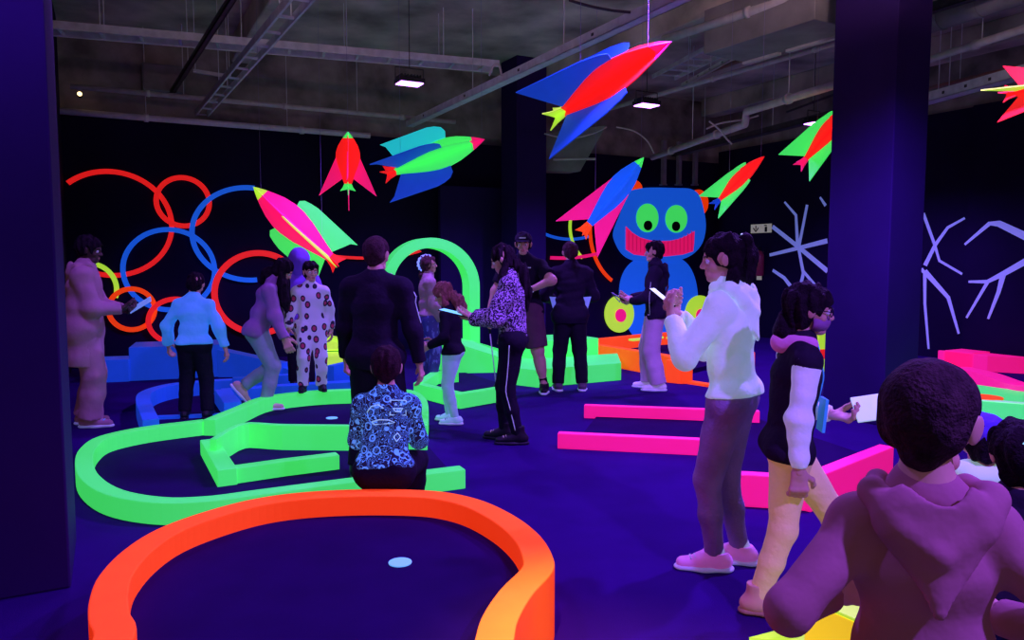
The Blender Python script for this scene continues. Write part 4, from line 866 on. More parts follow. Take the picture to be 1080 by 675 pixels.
# woman in the white hooded sweatshirt
q = Person('woman in white hooded sweatshirt and grey skinny jeans facing left, hands raised to a phone', at(768, 598), 58, 1.62, 3, yaw=22, pitch=8, lean=3, rh=(.0, .175, .76), lh=(-.07, .165, .755), rpole=(.6, -.3, -1), lpole=(-.6, -.2, -1), rf=(.05, -.02, 0), lf=(-.045, .03, 0), rfy=10, lfy=25, hb=.008, hh=.0045, hd=.003, curl=.8, rpalm=(-.6, 0, .8), lpalm=(.6, 0, .8))
hood_w = cloth('white_hoodie_cloth', (.82, .85, .9), .20, (.50, .85, 1.0), .5, 16)
q.top(hood_w, 'hooded_sweatshirt', infl=.019, hem=.012, flare=.006, amp=.0065, fr=26, hood='down', sl=.017, h=.008, puff=.25)
q.legs(cloth('grey_jeans', (.34, .26, .46), .0, None, .3, 60, .25), 'skinny_jeans', 'slim', h=.008)
q.shoes(M('pink_white_trainer', (.8, .40, .75), .6, .14, (1, .2, .8)), SOLEW, .0045, lace=SOLEW, socks=WSOCK)
q.hair(HAIRD, 'short', vol=1.02)
o = q.hairo; q.strand([q.hp(0, -.42, .88), q.hp(0, -.54, .84), q.hp(.0, -.56, .45), q.hp(-.03, -.50, .05), q.hp(-.08, -.42, -.22)], [.07 * q.hh, .14 * q.hh, .19 * q.hh, .14 * q.hh, .05 * q.hh], HAIRD, 'ponytail', o)
q.strand([q.hp(-.22, -.25, .3), q.hp(-.40, -.12, -.02), q.hp(-.46, .10, -.26), q.hp(-.34, .34, -.48)], [.1 * q.hh, .12 * q.hh, .11 * q.hh, .04 * q.hh], HAIRD, 'hair_lock', o)
bm = B(); c = q.hp(0, -.50, .88); tube(bm, [c + q.hr @ (V3(math.cos(a) * .09, .02 * math.sin(a), math.sin(a) * .09) * q.hh) for a in [2 * PI * k / 14 for k in range(15)]], .022 * q.hh, 8); bm_obj('hair_tie', bm, WHITEF, o)
for k in (1, -1):
    e = q.wr[k]; d = unit(e - q.el[k]); bm = B(); tube(bm, [e - d * .035, e - d * .005], [.036, .034], 14); bm_obj('cuff', bm, hood_w, q.root)
def phone(q, c, name, label, cat, w, h, th, n, up, screen, body=BLACK, group=None):
    c = q.w(c); n = (q.root.matrix_basis.to_3x3() @ Vector(n)).normalized(); up = (q.root.matrix_basis.to_3x3() @ Vector(up)).normalized(); up = (up - n * up.dot(n)).normalized(); s = up.cross(n)
    r = root(name, label, cat, c); bm = B(); obox(bm, c - s * w / 2 - up * h / 2 - n * th, s * w, up * h, n * th); link('case', bm, body, r, bevel=.003)
    if screen: bm = B(); obox(bm, c - s * (w / 2 - .006) - up * (h / 2 - .008), s * (w - .012), up * (h - .016), n * .0015); link('screen', bm, screen, r)
    return r
SCRB = M('lit_screen_blue', (.2, .4, .6), .3, 1.2, (.15, .6, 1.0)); SCRW = M('lit_screen_white', (.7, .8, .8), .3, .8, (.75, 1, .95)); PAPER = M('white_paper', (.85, .88, .9), .7, .42, (.6, .9, 1))
phone(q, (q.grip[1] + q.grip[-1]) / 2 + V3(0, .05, .02), 'smartphone', 'phone held up by the woman in the white hooded sweatshirt', 'phone', .075, .15, .009, (0, -.6, .8), (0, .8, .6), SCRW)
# striding woman with the lanyard
q = Person('woman with glasses in black gilet over white sleeves and beige trousers, striding right', at(826, 642), -97, 1.405, 5, hs=1.1, yaw=-4, pitch=8, lean=5, rh=(.13, .0, .42), lh=(-.04, .14, .60), lpole=(-.5, -.6, -.8), rpole=(.7, -1, -.1), rf=(.045, -.085, 0), lf=(-.045, .24, .03), rfy=-4, lfy=4, fpl=-10, hb=.008, hh=.0048, hd=.0034, curl={1: .7, -1: .8}, lpalm=(.3, 0, 1))
q.top(cloth('white_sleeves', (.8, .8, .88), .18, (.5, .6, 1), .4, 20), 'long_sleeved_shirt', infl=.0, girth=.85, hem=.06, amp=.005, fr=34, sl=.014, h=.007, collar=False)
o = q.top(BLKS, 'gilet', infl=.020, sleeve='none', hem=-.03, amp=.005, fr=26, h=.008, flare=-.006)
lin = cloth('pink_hood_lining', (.75, .30, .60), .06, (1, .2, .8)); c = q.neck - q.f * .03 - q.t * .005
F, lo, h = field([rc(c + q.r * .085 + q.f * .05, c - q.f * .045 - q.t * .01, .030, .042), rc(c - q.r * .085 + q.f * .05, c - q.f * .045 - q.t * .01, .030, .042)], .006, .02); to_obj('hood', [nets(F, lo, h)], lin, o)
q.legs(cloth('beige_trousers', (.92, .70, .38), .10, (1, .65, .2)), 'trousers', 'slim', h=.007, infl=.008)  # yellow light from the kerb is put into the cloth colour and emission
q.shoes(M('beige_boot', (.70, .42, .30), .6, .03, (1, .4, .1)), M('tan_sole', (.4, .22, .15), .6), .0045, boot=.035, lace=M('tan_lace', (.5, .3, .2)))
q.hair(HAIRD, 'long', vol=1.05)
q.strand([q.hp(-.05, -.3, .3), q.hp(0, -.38, -.05), q.hp(0, -.36, -.38)], [.22 * q.hh, .24 * q.hh, .1 * q.hh], HAIRD, 'hair_back', q.hairo)
for k in (1, -1):
    bm = B(); tube(bm, [q.hp(k * .155 + .1 * math.cos(a), .40 + .0, .485 + .085 * math.sin(a)) for a in [2 * PI * j / 16 for j in range(17)]], .012 * q.hh, 6); tube(bm, [q.hp(k * .25, .40, .5), q.hp(k * .36, .02, .5)], .011 * q.hh, 6); bm_obj('glasses_frame', bm, BLACK, q.root)
F, lo, h = field([rc(q.hp(0, .30, .30), q.hp(0, .24, .12), .14 * q.hh, .10 * q.hh), el(q.hp(0, .15, .22), q.hr.T, V3(.30, .25, .18) * q.hh)], .0045, .02); F = cut(F, lo, h, q.hp(0, .06, .2), -q.hr[:, 1]); to_obj('face_mask', [nets(F, lo, h)], M('mauve_mask', (.30, .14, .30), .7), q.root)
LANY = M('lanyard_blue', (.05, .25, .7), .5, .25, (.05, .35, 1))
ps = [q.neck + q.r * k * .06 + q.f * .03 + q.t * .02 if i == 0 else q.chest + q.r * k * (.05 - .02 * i) + q.f * .2 - q.t * (.035 * i - .05) for k in (1,) for i in range(4)]
for k in (1, -1):
    pts = [q.neck + q.r * k * .055 + q.f * .12, q.chest + q.r * k * .055 + q.f * .2 + q.t * .06, q.chest + q.r * k * .035 + q.f * .2, q.waist + q.r * k * .012 + q.f * .2 + q.t * .05]
    q.trim(pts, .0055, LANY, 'lanyard', o, [p_ - q.f * .2 for p_ in pts], o)
c = q.waist + q.f * .118 + q.t * .02; bm = B(); obox(bm, Vector(c) - Vector(q.r) * .045 - Vector(q.t) * .075, Vector(q.r) * .09, Vector(q.f) * .012, Vector(q.t) * .14); bm_obj('lanyard_badge', bm, LANY, o, False)
r = phone(q, q.grip[-1] + V3(.035, .12, .045), 'score_pad', 'white score pad held out in front of the striding woman', 'pad', .12, .25, .012, (.7, -.2, .65), (0, 1, .1), None, PAPER)
c = q.w(q.grip[-1] + V3(.035, .12, .045)); n = (q.root.matrix_basis.to_3x3() @ Vector((.7, -.2, .65))).normalized(); up = (q.root.matrix_basis.to_3x3() @ Vector((0, 1, .1))).normalized(); up = (up - n * up.dot(n)).normalized(); s_ = up.cross(n)
bm = B(); obox(bm, c - s_ * .045 + up * .005 + n * .0004, s_ * .03, up * .07, n * .004); link('clip', bm, BLACK, r, bevel=.001)
# boy in the brown hooded sweatshirt, nearest
brown = cloth('brown_hoodie_cloth', (.36, .15, .20), .02, (1, .25, .35), .3, 14)
q = Person('boy in brown hooded sweatshirt from behind, elbows out, nearest the camera', (.765, 1.36, 0), -14, 1.31, 7, hs=1.2, yaw=-34, pitch=4, lean=4, rh=(.115, .07, .625), lh=(-.11, .07, .635), rpole=(.5, -.8, .1), lpole=(-.5, -.8, .1), hb=.006, hh=.0033, hd=.0026, curl=.7, g=.90, sw=.90)
q.top(brown, 'hooded_sweatshirt', infl=.019, hem=-.02, flare=.004, amp=.0075, fr=24, hood='down', sl=.015, h=.006, girth=1.08)
F, lo, h = field([rc(q.neck + q.t * .006, q.neck + q.t * .020, .052, .050)], .004, 0); F = cut(F, lo, h, q.neck + q.t * .026, q.t); to_obj('shirt_collar', [nets(F, lo, h)], M('white_collar', (.7, .8, .9), .6, .35, (.4, .8, 1)), q.root)
q.legs(NAVY, 'trousers', 'straight'); q.shoes(SHOEB, SOLEW)
q.hair(M('short_dark_brown_hair', (.040, .020, .026), .75, var=.5, scale=40, spec=.1, bump=.5, bscale=130), 'short', amp=.003)
# two small children at the right edge
q = Person('small child in blue knitted hat low at the right edge, behind the brown sweatshirt', (1.66, 2.62, 0), -8, .95, 8, hs=1.4, yaw=0, pitch=10, hh=.006, hb=.01)
blue_j = cloth('blue_jacket', (.12, .07, .60), .0); q.top(blue_j, 'jacket', infl=.03); q.legs(NAVY); q.shoes(SHOEB, SOLEW); q.hair(HAIRD, 'short')
F, lo, h = field([el(q.hp(0, -.09, .66), q.hr.T, V3(.44, .50, .44) * q.hh)], .006, 0); F = cut(F, lo, h, q.hp(0, 0, .45), -q.hr[:, 2]); F = wrinkle(F, lo, h, .0015, 150, 3); o = to_obj('knitted_hat', [nets(F, lo, h)], blue_j, q.root)
F, lo, h = field([rc(q.neck + q.r * .05, q.neck - q.r * .05, .05), rc(q.neck - q.r * .06, q.neck - q.r * .07 - q.t * .06, .03)], .006, .02); to_obj('white_scarf', [nets(F, lo, h)], M('white_scarf', (.8, .9, .85), .8, .25, (.6, 1, .8)), q.root)
q = Person('small child with black hair and a pale green hair clip at the right edge', (1.47, 2.16, 0), -14, 1.03, 9, hs=1.32, yaw=-8, hh=.005, hb=.01)
q.top(BLKS, 'jacket', infl=.025); q.legs(NAVY); q.shoes(SHOEB, SOLEW); q.hair(BLACK and HAIRD, 'long', vol=1.06)
bm = B(); obox(bm, Vector(q.hp(-.12, -.56, .62)), Vector(q.hr @ V3(.12, 0, .10)) * q.hh, Vector(q.hr @ V3(-.05, 0, .08)) * q.hh, Vector(q.hr @ V3(0, .03, 0)) * q.hh); bm_obj('hair_clip', bm, M('pale_green_clip', (.4, .9, .6), .4, .4, (.3, 1, .6)), q.hairo, False)
# boy sitting on the orange kerb
dood = pattern('doodle_sweatshirt', (.010, .008, .04), (.12, .36, 1.0), 'doodle', (18, 18, 18), th=.085, ie=.6)
q = Person('boy in doodle sweatshirt sitting on the orange kerb, back turned', (at(404, 513, .30)[0], 4.03, 0), 2, 1.34, 11, hs=1.22, lean=15, pel=(0, -.01, -.224), yaw=4, pitch=12, rh=(.11, .25, .36), lh=(-.11, .25, .36), rpole=(.35, -.6, -1), lpole=(-.35, -.6, -1), rf=(.085, .29, 0), lf=(-.085, .29, 0), kpole=(0, .4, 1), rkp=(.25, .3, 1), lkp=(-.25, .3, 1), hb=.008, hh=.0048, hd=.0035, g=1.06, sw=1.0)
q.top(dood, 'sweatshirt', infl=.018, hem=.01, flare=.006, amp=.0055, fr=28, sl=.018, h=.008)
q.legs(BLK, 'trousers', 'straight', waist=.085, infl=.014); q.shoes(SHOEB, SOLEW); q.hair(M('near_black_brown_hair', (.03, .012, .016), .75, var=.5, scale=40, spec=.1, bump=.5, bscale=130), 'short', amp=.003)
o = q.topo; bv = BVHTree.FromPolygons([v.co for v in o.data.vertices], [tuple(z.vertices) for z in o.data.polygons])      # boxed smiling face print on the back
PRINT = M('print_blue_white', (.5, .8, .95), .7, .38, (.35, .8, 1))
def backline(pts, rr=.0035):
    out = []
    for x, z in pts:
        c = Vector(q.chest + q.r * x + q.t * z); d = Vector(q.f); hit = bv.ray_cast(c - d * .4, d); out.append((hit[0] or c) - d * .002)
    bm = B(); tube(bm, out, rr, 6); return bm_obj('print_outline', bm, PRINT, o)
sx, sz = .075, .055
backline([(sx - .04, sz - .04), (sx + .04, sz - .04), (sx + .04, sz + .04), (sx - .04, sz + .04), (sx - .04, sz - .04)]); backline([(sx - .025, sz - .005), (sx - .012, sz - .022), (sx + .012, sz - .022), (sx + .025, sz - .005), (sx - .025, sz - .005)])
backline([(sx - .016, sz + .012), (sx - .012, sz + .022), (sx - .008, sz + .012)]); backline([(sx + .010, sz + .012), (sx + .014, sz + .022), (sx + .018, sz + .012)])
backline([(-.06, -.02), (-.02, -.01), (.03, -.012), (.06, -.025), (.03, -.03), (-.05, -.035), (-.06, -.02)]); backline([(.055, -.10), (.075, -.08), (.09, -.10), (.07, -.125), (.055, -.10)]); backline([(-.09, .03), (-.07, .06), (-.03, .07), (0, .05)])
# man in the black jacket behind him
q = Person('man in black jacket, back turned, standing right behind the sitting boy', at(399, 503), -6, 1.655, 13, yaw=-14, pitch=4, rh=(.175, .03, .475), lh=(-.165, .10, .46), rpole=(.8, -1, 0), lpole=(-.8, -1, 0), hb=.009, hh=.005, hd=.0038, g=1.06, sw=1.07, curl={1: .45, -1: .95}, rf=(.09, 0, 0), lf=(-.09, 0, 0))
o = q.top(BLKS, 'jacket', infl=.020, hem=-.06, flare=.004, amp=.006, fr=24, sl=.018, h=.009)
q.legs(BLK, 'trousers', 'straight'); q.shoes(SHOEB, SOLED); q.hair(M('short_brown_hair', (.06, .028, .034), .75, var=.5, scale=40, spec=.1, bump=.5, bscale=130), 'short', amp=.0035)
pts = [q.neck * .4 + q.sh[1] * .6 + q.t * .06] + [q.sh[1] + (q.el[1] - q.sh[1]) * t_ + q.r * .1 for t_ in (.1, .35, .6, .85)]; tw = [q.neck * .4 + q.sh[1] * .6 - q.t * .05] + [q.sh[1] + (q.el[1] - q.sh[1]) * t_ - q.f * .015 for t_ in (.1, .35, .6, .85)]
q.trim(pts, .004, M('sleeve_stripe', (.6, .6, .8), .6, .2, (.4, .5, 1)), 'sleeve_stripe', o, tw, o)
putter(q.w(q.grip[-1]), q.w((-.22, .24, 0)), 'golf putter held low by the man in the black jacket')
# person in the beige parka
park = cloth('beige_parka_cloth', (.42, .24, .31), .02, (1, .3, .3), .4, 12)
q = Person('person in long beige parka and wide trousers beside the left pillar', at(93, 449), -72, 1.72, 15, pitch=12, yaw=-5, lean=3, rh=(.02, .185, .62), lh=(-.05, .18, .61), rpole=(.7, -.6, -.8), lpole=(-.7, -.6, -.8), skin=SKIND, hb=.011, rf=(.05, .02, 0), lf=(-.055, -.02, 0), curl=.8, rpalm=(-.5, 0, .8), lpalm=(.5, 0, .8), g=1.06)
q.top(park, 'parka', infl=.034, hem=-.19, flare=.006, girth=1.22, amp=.006, fr=20, sl=.026, hood='down'); q.legs(park, 'trousers', 'wide', infl=.008, amp=.006); q.shoes(park, SOLEW, lace=LANY); q.hair(HAIRD, 'short', vol=1.08)
phone(q, (q.grip[1] + q.grip[-1]) / 2 + V3(.01, .08, .02), 'score_sheet', 'pale blue score sheet in the hands of the parka wearer', 'sheet', .15, .21, .006, (.3, -.5, .8), (0, .8, .5), None, M('blue_paper', (.4, .7, .9), .6, .28, (.2, .5, 1)))
# boy in the pale blue sweatshirt
q = Person('boy in glowing pale blue sweatshirt, back turned, by the blue course', at(207, 441), 6, 1.39, 17, hs=1.12, pitch=22, lean=5, yaw=-6, rh=(.21, .02, .455), lh=(-.20, .10, .50), rpole=(1, -.7, 0), lpole=(-1, -.7, 0), rf=(.075, 0, 0), lf=(-.075, 0, 0), g=1.05)
q.top(cloth('pale_blue_sweatshirt', (.16, .42, .85), .30, (.04, .30, 1), .5, 15), 'sweatshirt', infl=.022, hem=.005, flare=.004, amp=.007, fr=24, sl=.02, puff=.3); q.legs(BLK, 'trousers', 'straight'); q.shoes(SHOEB, SOLED); q.hair(HAIRD, 'short')
# bent girl with the long hair
q = Person('long haired girl in mauve jacket bending to the right, one heel lifted', at(278, 431, .012), -80, 1.60, 19, lean=20, pitch=38, yaw=0, rh=(.14, .16, .44), lh=(-.14, .20, .46), rpole=(.4, -1, -.2), rf=(.045, .02, 0), lf=(-.05, -.14, .09), fpl=52, lkp=(0, 1, -.1), pel=(0, -.03, -.02))
q.top(cloth('mauve_jacket', (.40, .22, .42), .0, None, .4, 16), 'jacket', infl=.022, hem=-.04, flare=.004, amp=.007, fr=24, sl=.024); q.legs(cloth('pale_jeans', (.30, .34, .42), .03, (.4, .8, 1)), 'jeans', 'straight', end=.9); q.shoes(M('beige_trainer', (.65, .42, .42), .6, .05, (1, .5, .5)), SOLEW)
q.hair(HAIRD, 'long'); 
for k in (1, -1):
    p0 = q.hp(k * .30, .0, .45); q.strand([p0, p0 + V3(k * .025, .0, -.14), p0 + V3(k * .035, .015, -.30), p0 + V3(k * .02, .03, -.40)], [.035, .055, .05, .02], HAIRD, 'hair_lock', q.hairo)
q.strand([q.hp(0, -.25, .3), q.hp(-.1, -.42, -.1), q.hp(-.14, -.44, -.55)], [.27 * q.hh, .34 * q.hh, .14 * q.hh], HAIRD, 'hair_back', q.hairo)
# purple hooded coat
q = Person('person in purple coat with the hood up, standing behind the onesie child', (Q(316, 300, 8.9).x, 8.9, 0), 8, 1.60, 21, rh=(.16, .05, .5), g=1.05)
q.top(cloth('purple_coat', (.22, .10, .62), .02, (.3, .1, 1), .4, 14), 'coat', infl=.032, hem=-.12, flare=.008, amp=.007, fr=22, sl=.026, hood='up', hs_=1.3); q.legs(BLK, 'trousers', 'straight'); q.shoes(SHOEB, SOLED); q.hair(HAIRD, 'short')
# child in the patterned onesie
ones = pattern('spotted_onesie', (.62, .55, .82), (.03, .02, .06), 'spots', (12, 12, 9.5), th=.36, ink2=(.45, .04, .14), ie=.10)
q = Person('child in pale onesie with dark red spots standing on the green kerb, facing the camera', at(330, 412, .152), 196, 1.335, 23, hs=1.14, yaw=14, pitch=2, rh=(.17, .07, .49), lh=(-.15, -.03, .47), rf=(.075, .01, 0), lf=(-.07, 0, 0), g=1.08, hh=.0055)
q.top(ones, 'onesie_top', infl=.020, hem=-.01, flare=.003, amp=.006, fr=26, sl=.022); q.legs(ones, 'onesie_legs', 'straight', infl=.014, amp=.006); q.shoes(SHOEB, SOLED); q.hair(HAIRD, 'fringe')
# girl with glowing hair band
q = Person('girl in beige sweater and blue jeans facing right, with a glowing beaded hair band', at(452, 404), -72, 1.56, 25, yaw=-6, rh=(.10, .10, .50), lh=(-.12, .14, .5), rf=(.05, .02, 0), lf=(-.05, -.03, 0))
q.top(cloth('beige_sweater', (.40, .28, .32), .02, (1, .4, .3)), 'sweater', infl=.020, hem=.02, flare=.004, amp=.006, sl=.022, puff=.3); q.legs(pattern('bleached_jeans', (.10, .08, .35), (.25, .25, .7), 'noise', (22, 22, 8), th=.56), 'jeans', 'straight', infl=.01); q.shoes(M('tan_shoe', (.4, .2, .2), .6), SOLED)
q.hair(HAIRB, 'long'); BEAD = M('glowing_beads', (.4, .5, 1), .4, .9, (.18, .28, 1))
bm = B()
for k in range(30):
    a = -.5 + 3.9 * k / 29; c = Vector(q.hp(.10 * math.sin(k * 2.1), -.12 - .50 * math.sin(a), .52 + .52 * math.cos(a) * .95)); bmesh.ops.create_icosphere(bm, subdivisions=1, radius=(.055 + .02 * (k % 3)) * q.hh, matrix=Matrix.Translation(c))
bm_obj('beaded_hair_band', bm, BEAD, q.hairo)
q.strand([q.hp(0, -.35, .25), q.hp(0, -.42, -.15), q.hp(0, -.36, -.6)], [.16 * q.hh, .15 * q.hh, .06 * q.hh], HAIRB, 'hair_back', q.hairo)
# small girl with the auburn hair
q = Person('small girl with long auburn hair, black top and pale leggings', at(478, 446), 78, 1.31, 27, hs=1.12, pitch=26, lean=4, rh=(.08, .16, .56), lh=(-.10, .15, .55), rpole=(.5, -1, -.4), lpole=(-.5, -1, -.4), rf=(.05, .04, 0), lf=(-.05, -.03, 0), hh=.0055)
q.top(BLK, 'top', infl=.016, hem=-.01, amp=.005, sl=.016); q.legs(cloth('pale_leggings', (.45, .65, .72), .10, (.3, .8, 1)), 'leggings', 'slim', infl=.008); q.shoes(M('white_blue_trainer', (.6, .75, .9), .6, .18, (.3, .6, 1)), SOLEW, lace=M('navy_lace', (.03, .05, .3)))
q.hair(HAIRR, 'long', vol=1.06, amp=.006); 
q.strand([q.hp(0, -.30, .35), q.hp(0, -.50, -.05), q.hp(0, -.52, -.45), q.hp(0, -.46, -.85)], [.26 * q.hh, .30 * q.hh, .27 * q.hh, .08 * q.hh], HAIRR, 'hair_back', q.hairo, amp=.006)
q.strand([q.hp(-.28, -.05, .4), q.hp(-.33, .0, .0), q.hp(-.26, .05, -.4)], [.11 * q.hh, .13 * q.hh, .05 * q.hh], HAIRR, 'hair_lock', q.hairo, amp=.006)
# woman with the tablet
leop = pattern('speckled_jacket', (.030, .016, .05), (.50, .34, .66), 'noise', (70, 70, 70), th=.52, ie=.05)
q = Person('woman with long dark hair in speckled jacket reading a tablet', at(541, 466), 82, 1.64, 29, pitch=26, lean=2, rh=(.02, .205, .635), lh=(-.06, .195, .63), rpole=(.7, -.8, -.6), lpole=(-.9, -.9, -.5), rf=(.045, .05, 0), lf=(-.045, -.03, 0), hb=.009, hh=.005, curl=.6, rpalm=(-.3, 0, 1), lpalm=(.3, 0, 1))
o = q.top(leop, 'jacket', infl=.024, hem=.035, flare=.004, amp=.007, fr=24, sl=.03, puff=.2)
F, lo, h = field([rc(q.pel + q.t * .04, q.pel - q.t * .03, .150, .148, q.f, .80)], .009, 0); F = cut(F, lo, h, q.pel - q.t * .02, -q.t); F = cut(F, lo, h, q.pel + q.t * .05, q.t); to_obj('waistband', [nets(F, lo, h)], cloth('grey_band', (.28, .22, .34)), o)
lg = q.legs(BLK, 'trousers', 'slim', infl=.012)
pts = [q.hip[-1] + (q.kn[-1] - q.hip[-1]) * a - V3(.3, 0, 0) for a in (.05, .4, .75, 1)] + [q.kn[-1] + (q.an[-1] - q.kn[-1]) * a - V3(.3, 0, 0) for a in (.3, .6, .85)]
q.trim(pts, .004, M('trouser_stripe', (.7, .7, .8), .6, .12, (.5, .6, 1)), 'side_stripe', lg, [p_ + V3(.3, 0, 0) for p_ in pts], lg)
q.shoes(SHOEB, SOLED, boot=.035, lace=M('pale_lace', (.6, .45, .5), .5, .1, (1, .6, .5))); q.hair(HAIRD, 'long', vol=1.03)
q.strand([q.hp(0, -.30, .4), q.neck - q.f * .10 + q.t * .02, q.chest - q.f * .13 + q.t * .03, q.chest - q.f * .135 - q.t * .10], [.24 * q.hh, .27 * q.hh, .25 * q.hh, .08 * q.hh], HAIRD, 'hair_back', q.hairo, q.f, .006)
q.strand([q.hp(-.27, -.1, .35), q.sh[-1] * .5 + q.neck * .5 + q.f * .05 + V3(-.02, 0, .01), q.chest - q.r * .10 + q.f * .08], [.12 * q.hh, .15 * q.hh, .06 * q.hh], HAIRD, 'hair_lock', q.hairo)
phone(q, (q.grip[1] + q.grip[-1]) / 2 + V3(0, .07, .012), 'tablet_computer', 'tablet with bluish screen held flat by the woman in the speckled jacket', 'tablet', .19, .26, .009, (0, -.22, .97), (0, 1, .2), SCRB)
# man with the cap
q = Person('man in black cap and brown shorts with one arm bent out', at(552, 414), 168, 1.81, 31, yaw=6, pitch=6, rh=(.20, .10, .50), lh=(-.06, .115, .65), rpole=(1, -.6, 0), lpole=(-1, .05, .45), rf=(.15, .02, 0), lf=(-.13, -.02, 0), g=1.12, sw=1.06, bare=('arms', 'legs'), hb=.009)
o = q.top(BLK, 't_shirt', infl=.018, sleeve='short', hem=-.03, amp=.005); q.legs(cloth('brown_shorts', (.12, .06, .08)), 'shorts', 'shorts', infl=.008); q.shoes(SHOEB, SOLEW, socks=BLK); q.hair(HAIRD, 'short')
A = q.hr.T; F, lo, h = field([el(q.hp(0, -.09, .64), A, V3(.42, .48, .42) * q.hh)], .005, 0); F = cut(F, lo, h, q.hp(0, 0, .64), -q.hr[:, 2]); c_ = to_obj('cap', [nets(F, lo, h)], BLK, q.root)
F, lo, h = field([el(q.hp(0, .36, .645), A, V3(.32, .40, .04) * q.hh)], .005, 0); F = cut(F, lo, h, q.hp(0, .22, .6), -q.hr[:, 1]); to_obj('cap_peak', [nets(F, lo, h)], BLK, c_)
bm = B(); obox(bm, Vector(q.hp(-.15, .385, .77)), Vector(q.hr[:, 0]) * .3 * q.hh, Vector(q.hr[:, 1]) * .02 * q.hh, Vector(q.hr[:, 2]) * .06 * q.hh); bm_obj('cap_badge', bm, M('grey_badge', (.4, .4, .5), .6, .1, (.6, .6, 1)), c_, False)
e = q.wr[-1]; d = unit(e - q.el[-1]); bm = B(); tube(bm, [e - d * .035, e - d * .012], [.037, .036], 16); w_ = bm_obj('watch_strap', bm, M('white_watch', (.7, .7, .8), .5, .3, (.5, .6, 1)), q.root)
bm = B(); c = Vector(q.chest + q.f * .135 + q.t * .09 - q.r * .11); obox(bm, c, Vector(q.r) * .07, Vector(q.f) * .02, Vector(q.t) * .012); bm_obj('chest_print', bm, M('grey_print', (.4, .4, .55), .6, .12, (.6, .6, 1)), o, False)
putter(q.w(q.grip[1]), q.w((.27, .16, 0)), 'golf putter hanging from the hand of the man in the cap')
# man in black, back turned, pale shirt tails
q = Person('man all in black, back turned, pale shirt tails showing at both hips', at(601, 412), 2, 1.71, 33, yaw=6, pitch=8, rh=(.08, .17, .60), lh=(-.08, .17, .60), rpole=(1, -.8, -.3), lpole=(-1, -.8, -.3), rf=(.085, 0, 0), lf=(-.08, 0, 0), g=1.04)
o = q.top(BLKS, 't_shirt', infl=.024, hem=-.06, flare=.004, sl=.024, amp=.006); q.legs(BLK, 'trousers', 'straight'); q.shoes(M('grey_trainer', (.12, .08, .12), .6), SOLEW); q.hair(M('cropped_brown_hair', (.06, .03, .035), .75, var=.5, scale=40, spec=.1, bump=.5, bscale=130), 'short', amp=.003)
TAIL = M('pale_blue_shirt', (.35, .5, .8), .7, .22, (.2, .4, 1))
for k in (1, -1):
    c = Vector(q.pel + V3(k * .165, -.02, .15)); bm = B(); prism(bm, [c + Vector((-k * .03, 0, .05)), c + Vector((k * .075, .02, .055)), c + Vector((k * .03, 0, -.10)), c + Vector((-k * .0, 0, -.17))], (0, .02, 0)); bm_obj('shirt_tail', bm, TAIL, o, False)
# boy in dark jacket and pale trousers
q = Person('young man in black jacket and lilac trousers standing before the monster', at(690, 411), 76, 1.72, 35, yaw=4, pitch=4, rh=(.0, .17, .62), lh=(-.07, .16, .60), rpole=(.8, -.8, -.6), lpole=(-.9, -.9, -.5), rf=(.05, .04, 0), lf=(-.05, -.03, 0), curl=.8, hb=.009, rpalm=(-.4, 0, .9), lpalm=(.4, 0, .9))
o = q.top(BLKS, 'jacket', infl=.022, hem=-.03, flare=.004, amp=.006, sl=.022, hood='down'); q.legs(cloth('lilac_trousers', (.55, .36, .56), .05, (.8, .5, 1)), 'trousers', 'wide'); q.shoes(M('white_trainer', (.8, .7, .85), .6, .15, (.7, .6, 1)), SOLEW); q.hair(HAIRD, 'fringe')
pts = [q.neck + q.r * .06 + V3(0, 0, .1), q.chest - q.r * .02 - q.f * .3, q.waist - q.r * .06 - q.f * .3, q.pel - q.r * .12 - q.f * .25]; q.trim(pts, .012, M('bag_strap', (.10, .05, .07), .6), 'shoulder_strap', o, [q.neck + q.r * .06 - V3(0, 0, .1), q.chest - q.r * .02, q.waist - q.r * .06, q.pel - q.r * .12], o)
pts = [q.chest - q.r * .3 + q.f * .04, q.waist - q.r * .3 + q.f * .05, q.pel - q.r * .3 + q.f * .05]; q.trim(pts, .003, M('zip_line', (.5, .5, .6), .5, .1, (.6, .6, 1)), 'zip', o, [p_ + q.r * .3 for p_ in pts], o)
phone(q, (q.grip[1] + q.grip[-1]) / 2 + V3(0, .06, .02), 'score_card', 'dark score card held by the young man in lilac trousers', 'card', .13, .20, .006, (0, -.5, .85), (0, .9, .5), M('dim_card', (.15, .15, .25), .6))
g_ = Vector(q.w(q.grip[-1])); bm = B(); tube(bm, [g_ + Vector((-.05, -.02, -.02)), g_ + Vector((-.15, -.02, .09))], .006, 6); tag(link('pencil', bm, M('pale_pencil', (.3, .3, .5), .5)), 'thin pencil sticking out of the young man\'s hands before the monster', 'pencil')
# ---------------------------------------------------------------- lights, world, view
K = 470
uv_lamp(Q(432, 88, 8.9), 'violet floodlight under the cable ladder, left of the three lit lamps', K)
uv_lamp(Q(682, 111, 10.0), 'violet floodlight below the nose of the big red rocket', K)
uv_lamp(Q(858, 130, 10.8), 'small violet floodlight right beside the tall right pillar', K, w=.2)
uv_lamp((2.3, .3, 3.6), 'violet floodlight overhead right of the camera', K * 1.7)
uv_lamp((-1.4, 2.4, 3.7), 'violet floodlight overhead left of the orange ring', K * .3)
uv_lamp((2.6, 4.9, 3.7), 'violet floodlight overhead above the pink lane', K * 1.5)
uv_lamp((-2.9, 5.2, 3.6), 'violet floodlight overhead above the large green course', K * .4)
uv_lamp((.95, 5.2, 3.6), 'violet floodlight overhead right of the sitting boy', K * .8)
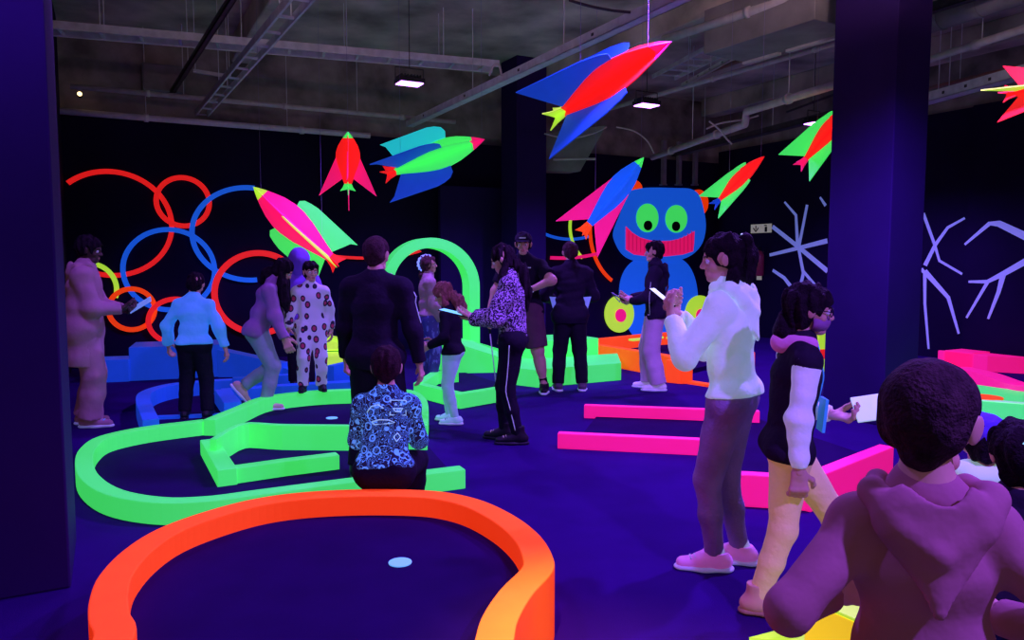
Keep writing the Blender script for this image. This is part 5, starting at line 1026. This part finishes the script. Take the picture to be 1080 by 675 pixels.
# added warm fill lamps, out of view, that brighten the bare ceiling
def ceiling_fill_lamp(p, aim, power, label):
    p = Vector(p); r = root('ceiling_fill_lamp', label, 'lamp', p, 'added fill lamps for the ceiling')
    bm = B(); tube(bm, [p + ZZ * .02, p - ZZ * .10], [.10, .07], 16); link('housing', bm, HOUS, r)
    bm = B(); tube(bm, [p - VV * .13 - ZZ * .04, p - VV * .13 + ZZ * .2, Vector((p.x, p.y, HC)) - VV * .13], .01, 6); tube(bm, [p - VV * .13 - ZZ * .04, p - ZZ * .04], .01, 6); link('stem', bm, DMETAL, r)
    ld = bpy.data.lights.new('ceiling_fill_spot', 'SPOT'); ld.energy = power; ld.color = (1, .70, .76); ld.spot_size = math.radians(150); ld.spot_blend = .5; ld.shadow_soft_size = .09
    lo = bpy.data.objects.new('ceiling_fill_spot', ld); C.objects.link(lo); lo.parent = r; lo.location = (0, 0, .06); lo.rotation_euler = (Vector(aim) - p).to_track_quat('-Z', 'Y').to_euler()
ceiling_fill_lamp((-1.2, 4.2, 3.75), (-1.2, 6.0, 6.5), 85, 'added warm fill lamp for the ceiling, left')
ceiling_fill_lamp((2.6, 5.6, 3.75), (3.2, 7.2, 6.5), 85, 'added warm fill lamp for the ceiling, right')
def spot_lamp(p, aim, power, ang, label):
    p = Vector(p); a = (Vector(aim) - p).normalized(); r = root('white_spotlight', label, 'lamp', p)
    bm = B(); tube(bm, [p - a * .16, p - a * .02, p], [.05, .06, .065], 16); link('housing', bm, HOUS, r)
    bm = B(); tube(bm, [p - a * .1, Vector((p.x, p.y, HC)) - a * .05], .01, 6); link('stem', bm, DMETAL, r)
    ld = bpy.data.lights.new('white_spot', 'SPOT'); ld.energy = power; ld.color = (1, .86, .62); ld.spot_size = math.radians(ang); ld.spot_blend = 1; ld.shadow_soft_size = .06
    lo = bpy.data.objects.new('white_spot', ld); C.objects.link(lo); lo.parent = r; lo.location = a * .02; lo.rotation_euler = a.to_track_quat('-Z', 'Y').to_euler()
spot_lamp((-.25, 1.1, 3.75), (.34, 2.3, .25), 900, 25, 'white spotlight aimed at the right end of the orange ring')
w = bpy.data.worlds.new('world'); scn.world = w; w.use_nodes = True
w.node_tree.nodes['Background'].inputs[0].default_value = (.70, .46, .46, 1); w.node_tree.nodes['Background'].inputs[1].default_value = .2
scn.view_settings.view_transform = 'Standard'; scn.view_settings.look = 'None'; scn.view_settings.gamma = 1; scn.view_settings.exposure = 0
scn.view_settings.use_curve_mapping = False
try: scn.cycles.use_denoising = True
except Exception: pass
scn.cycles.max_bounces = 6; scn.cycles.diffuse_bounces = 3; scn.cycles.sample_clamp_indirect = 4
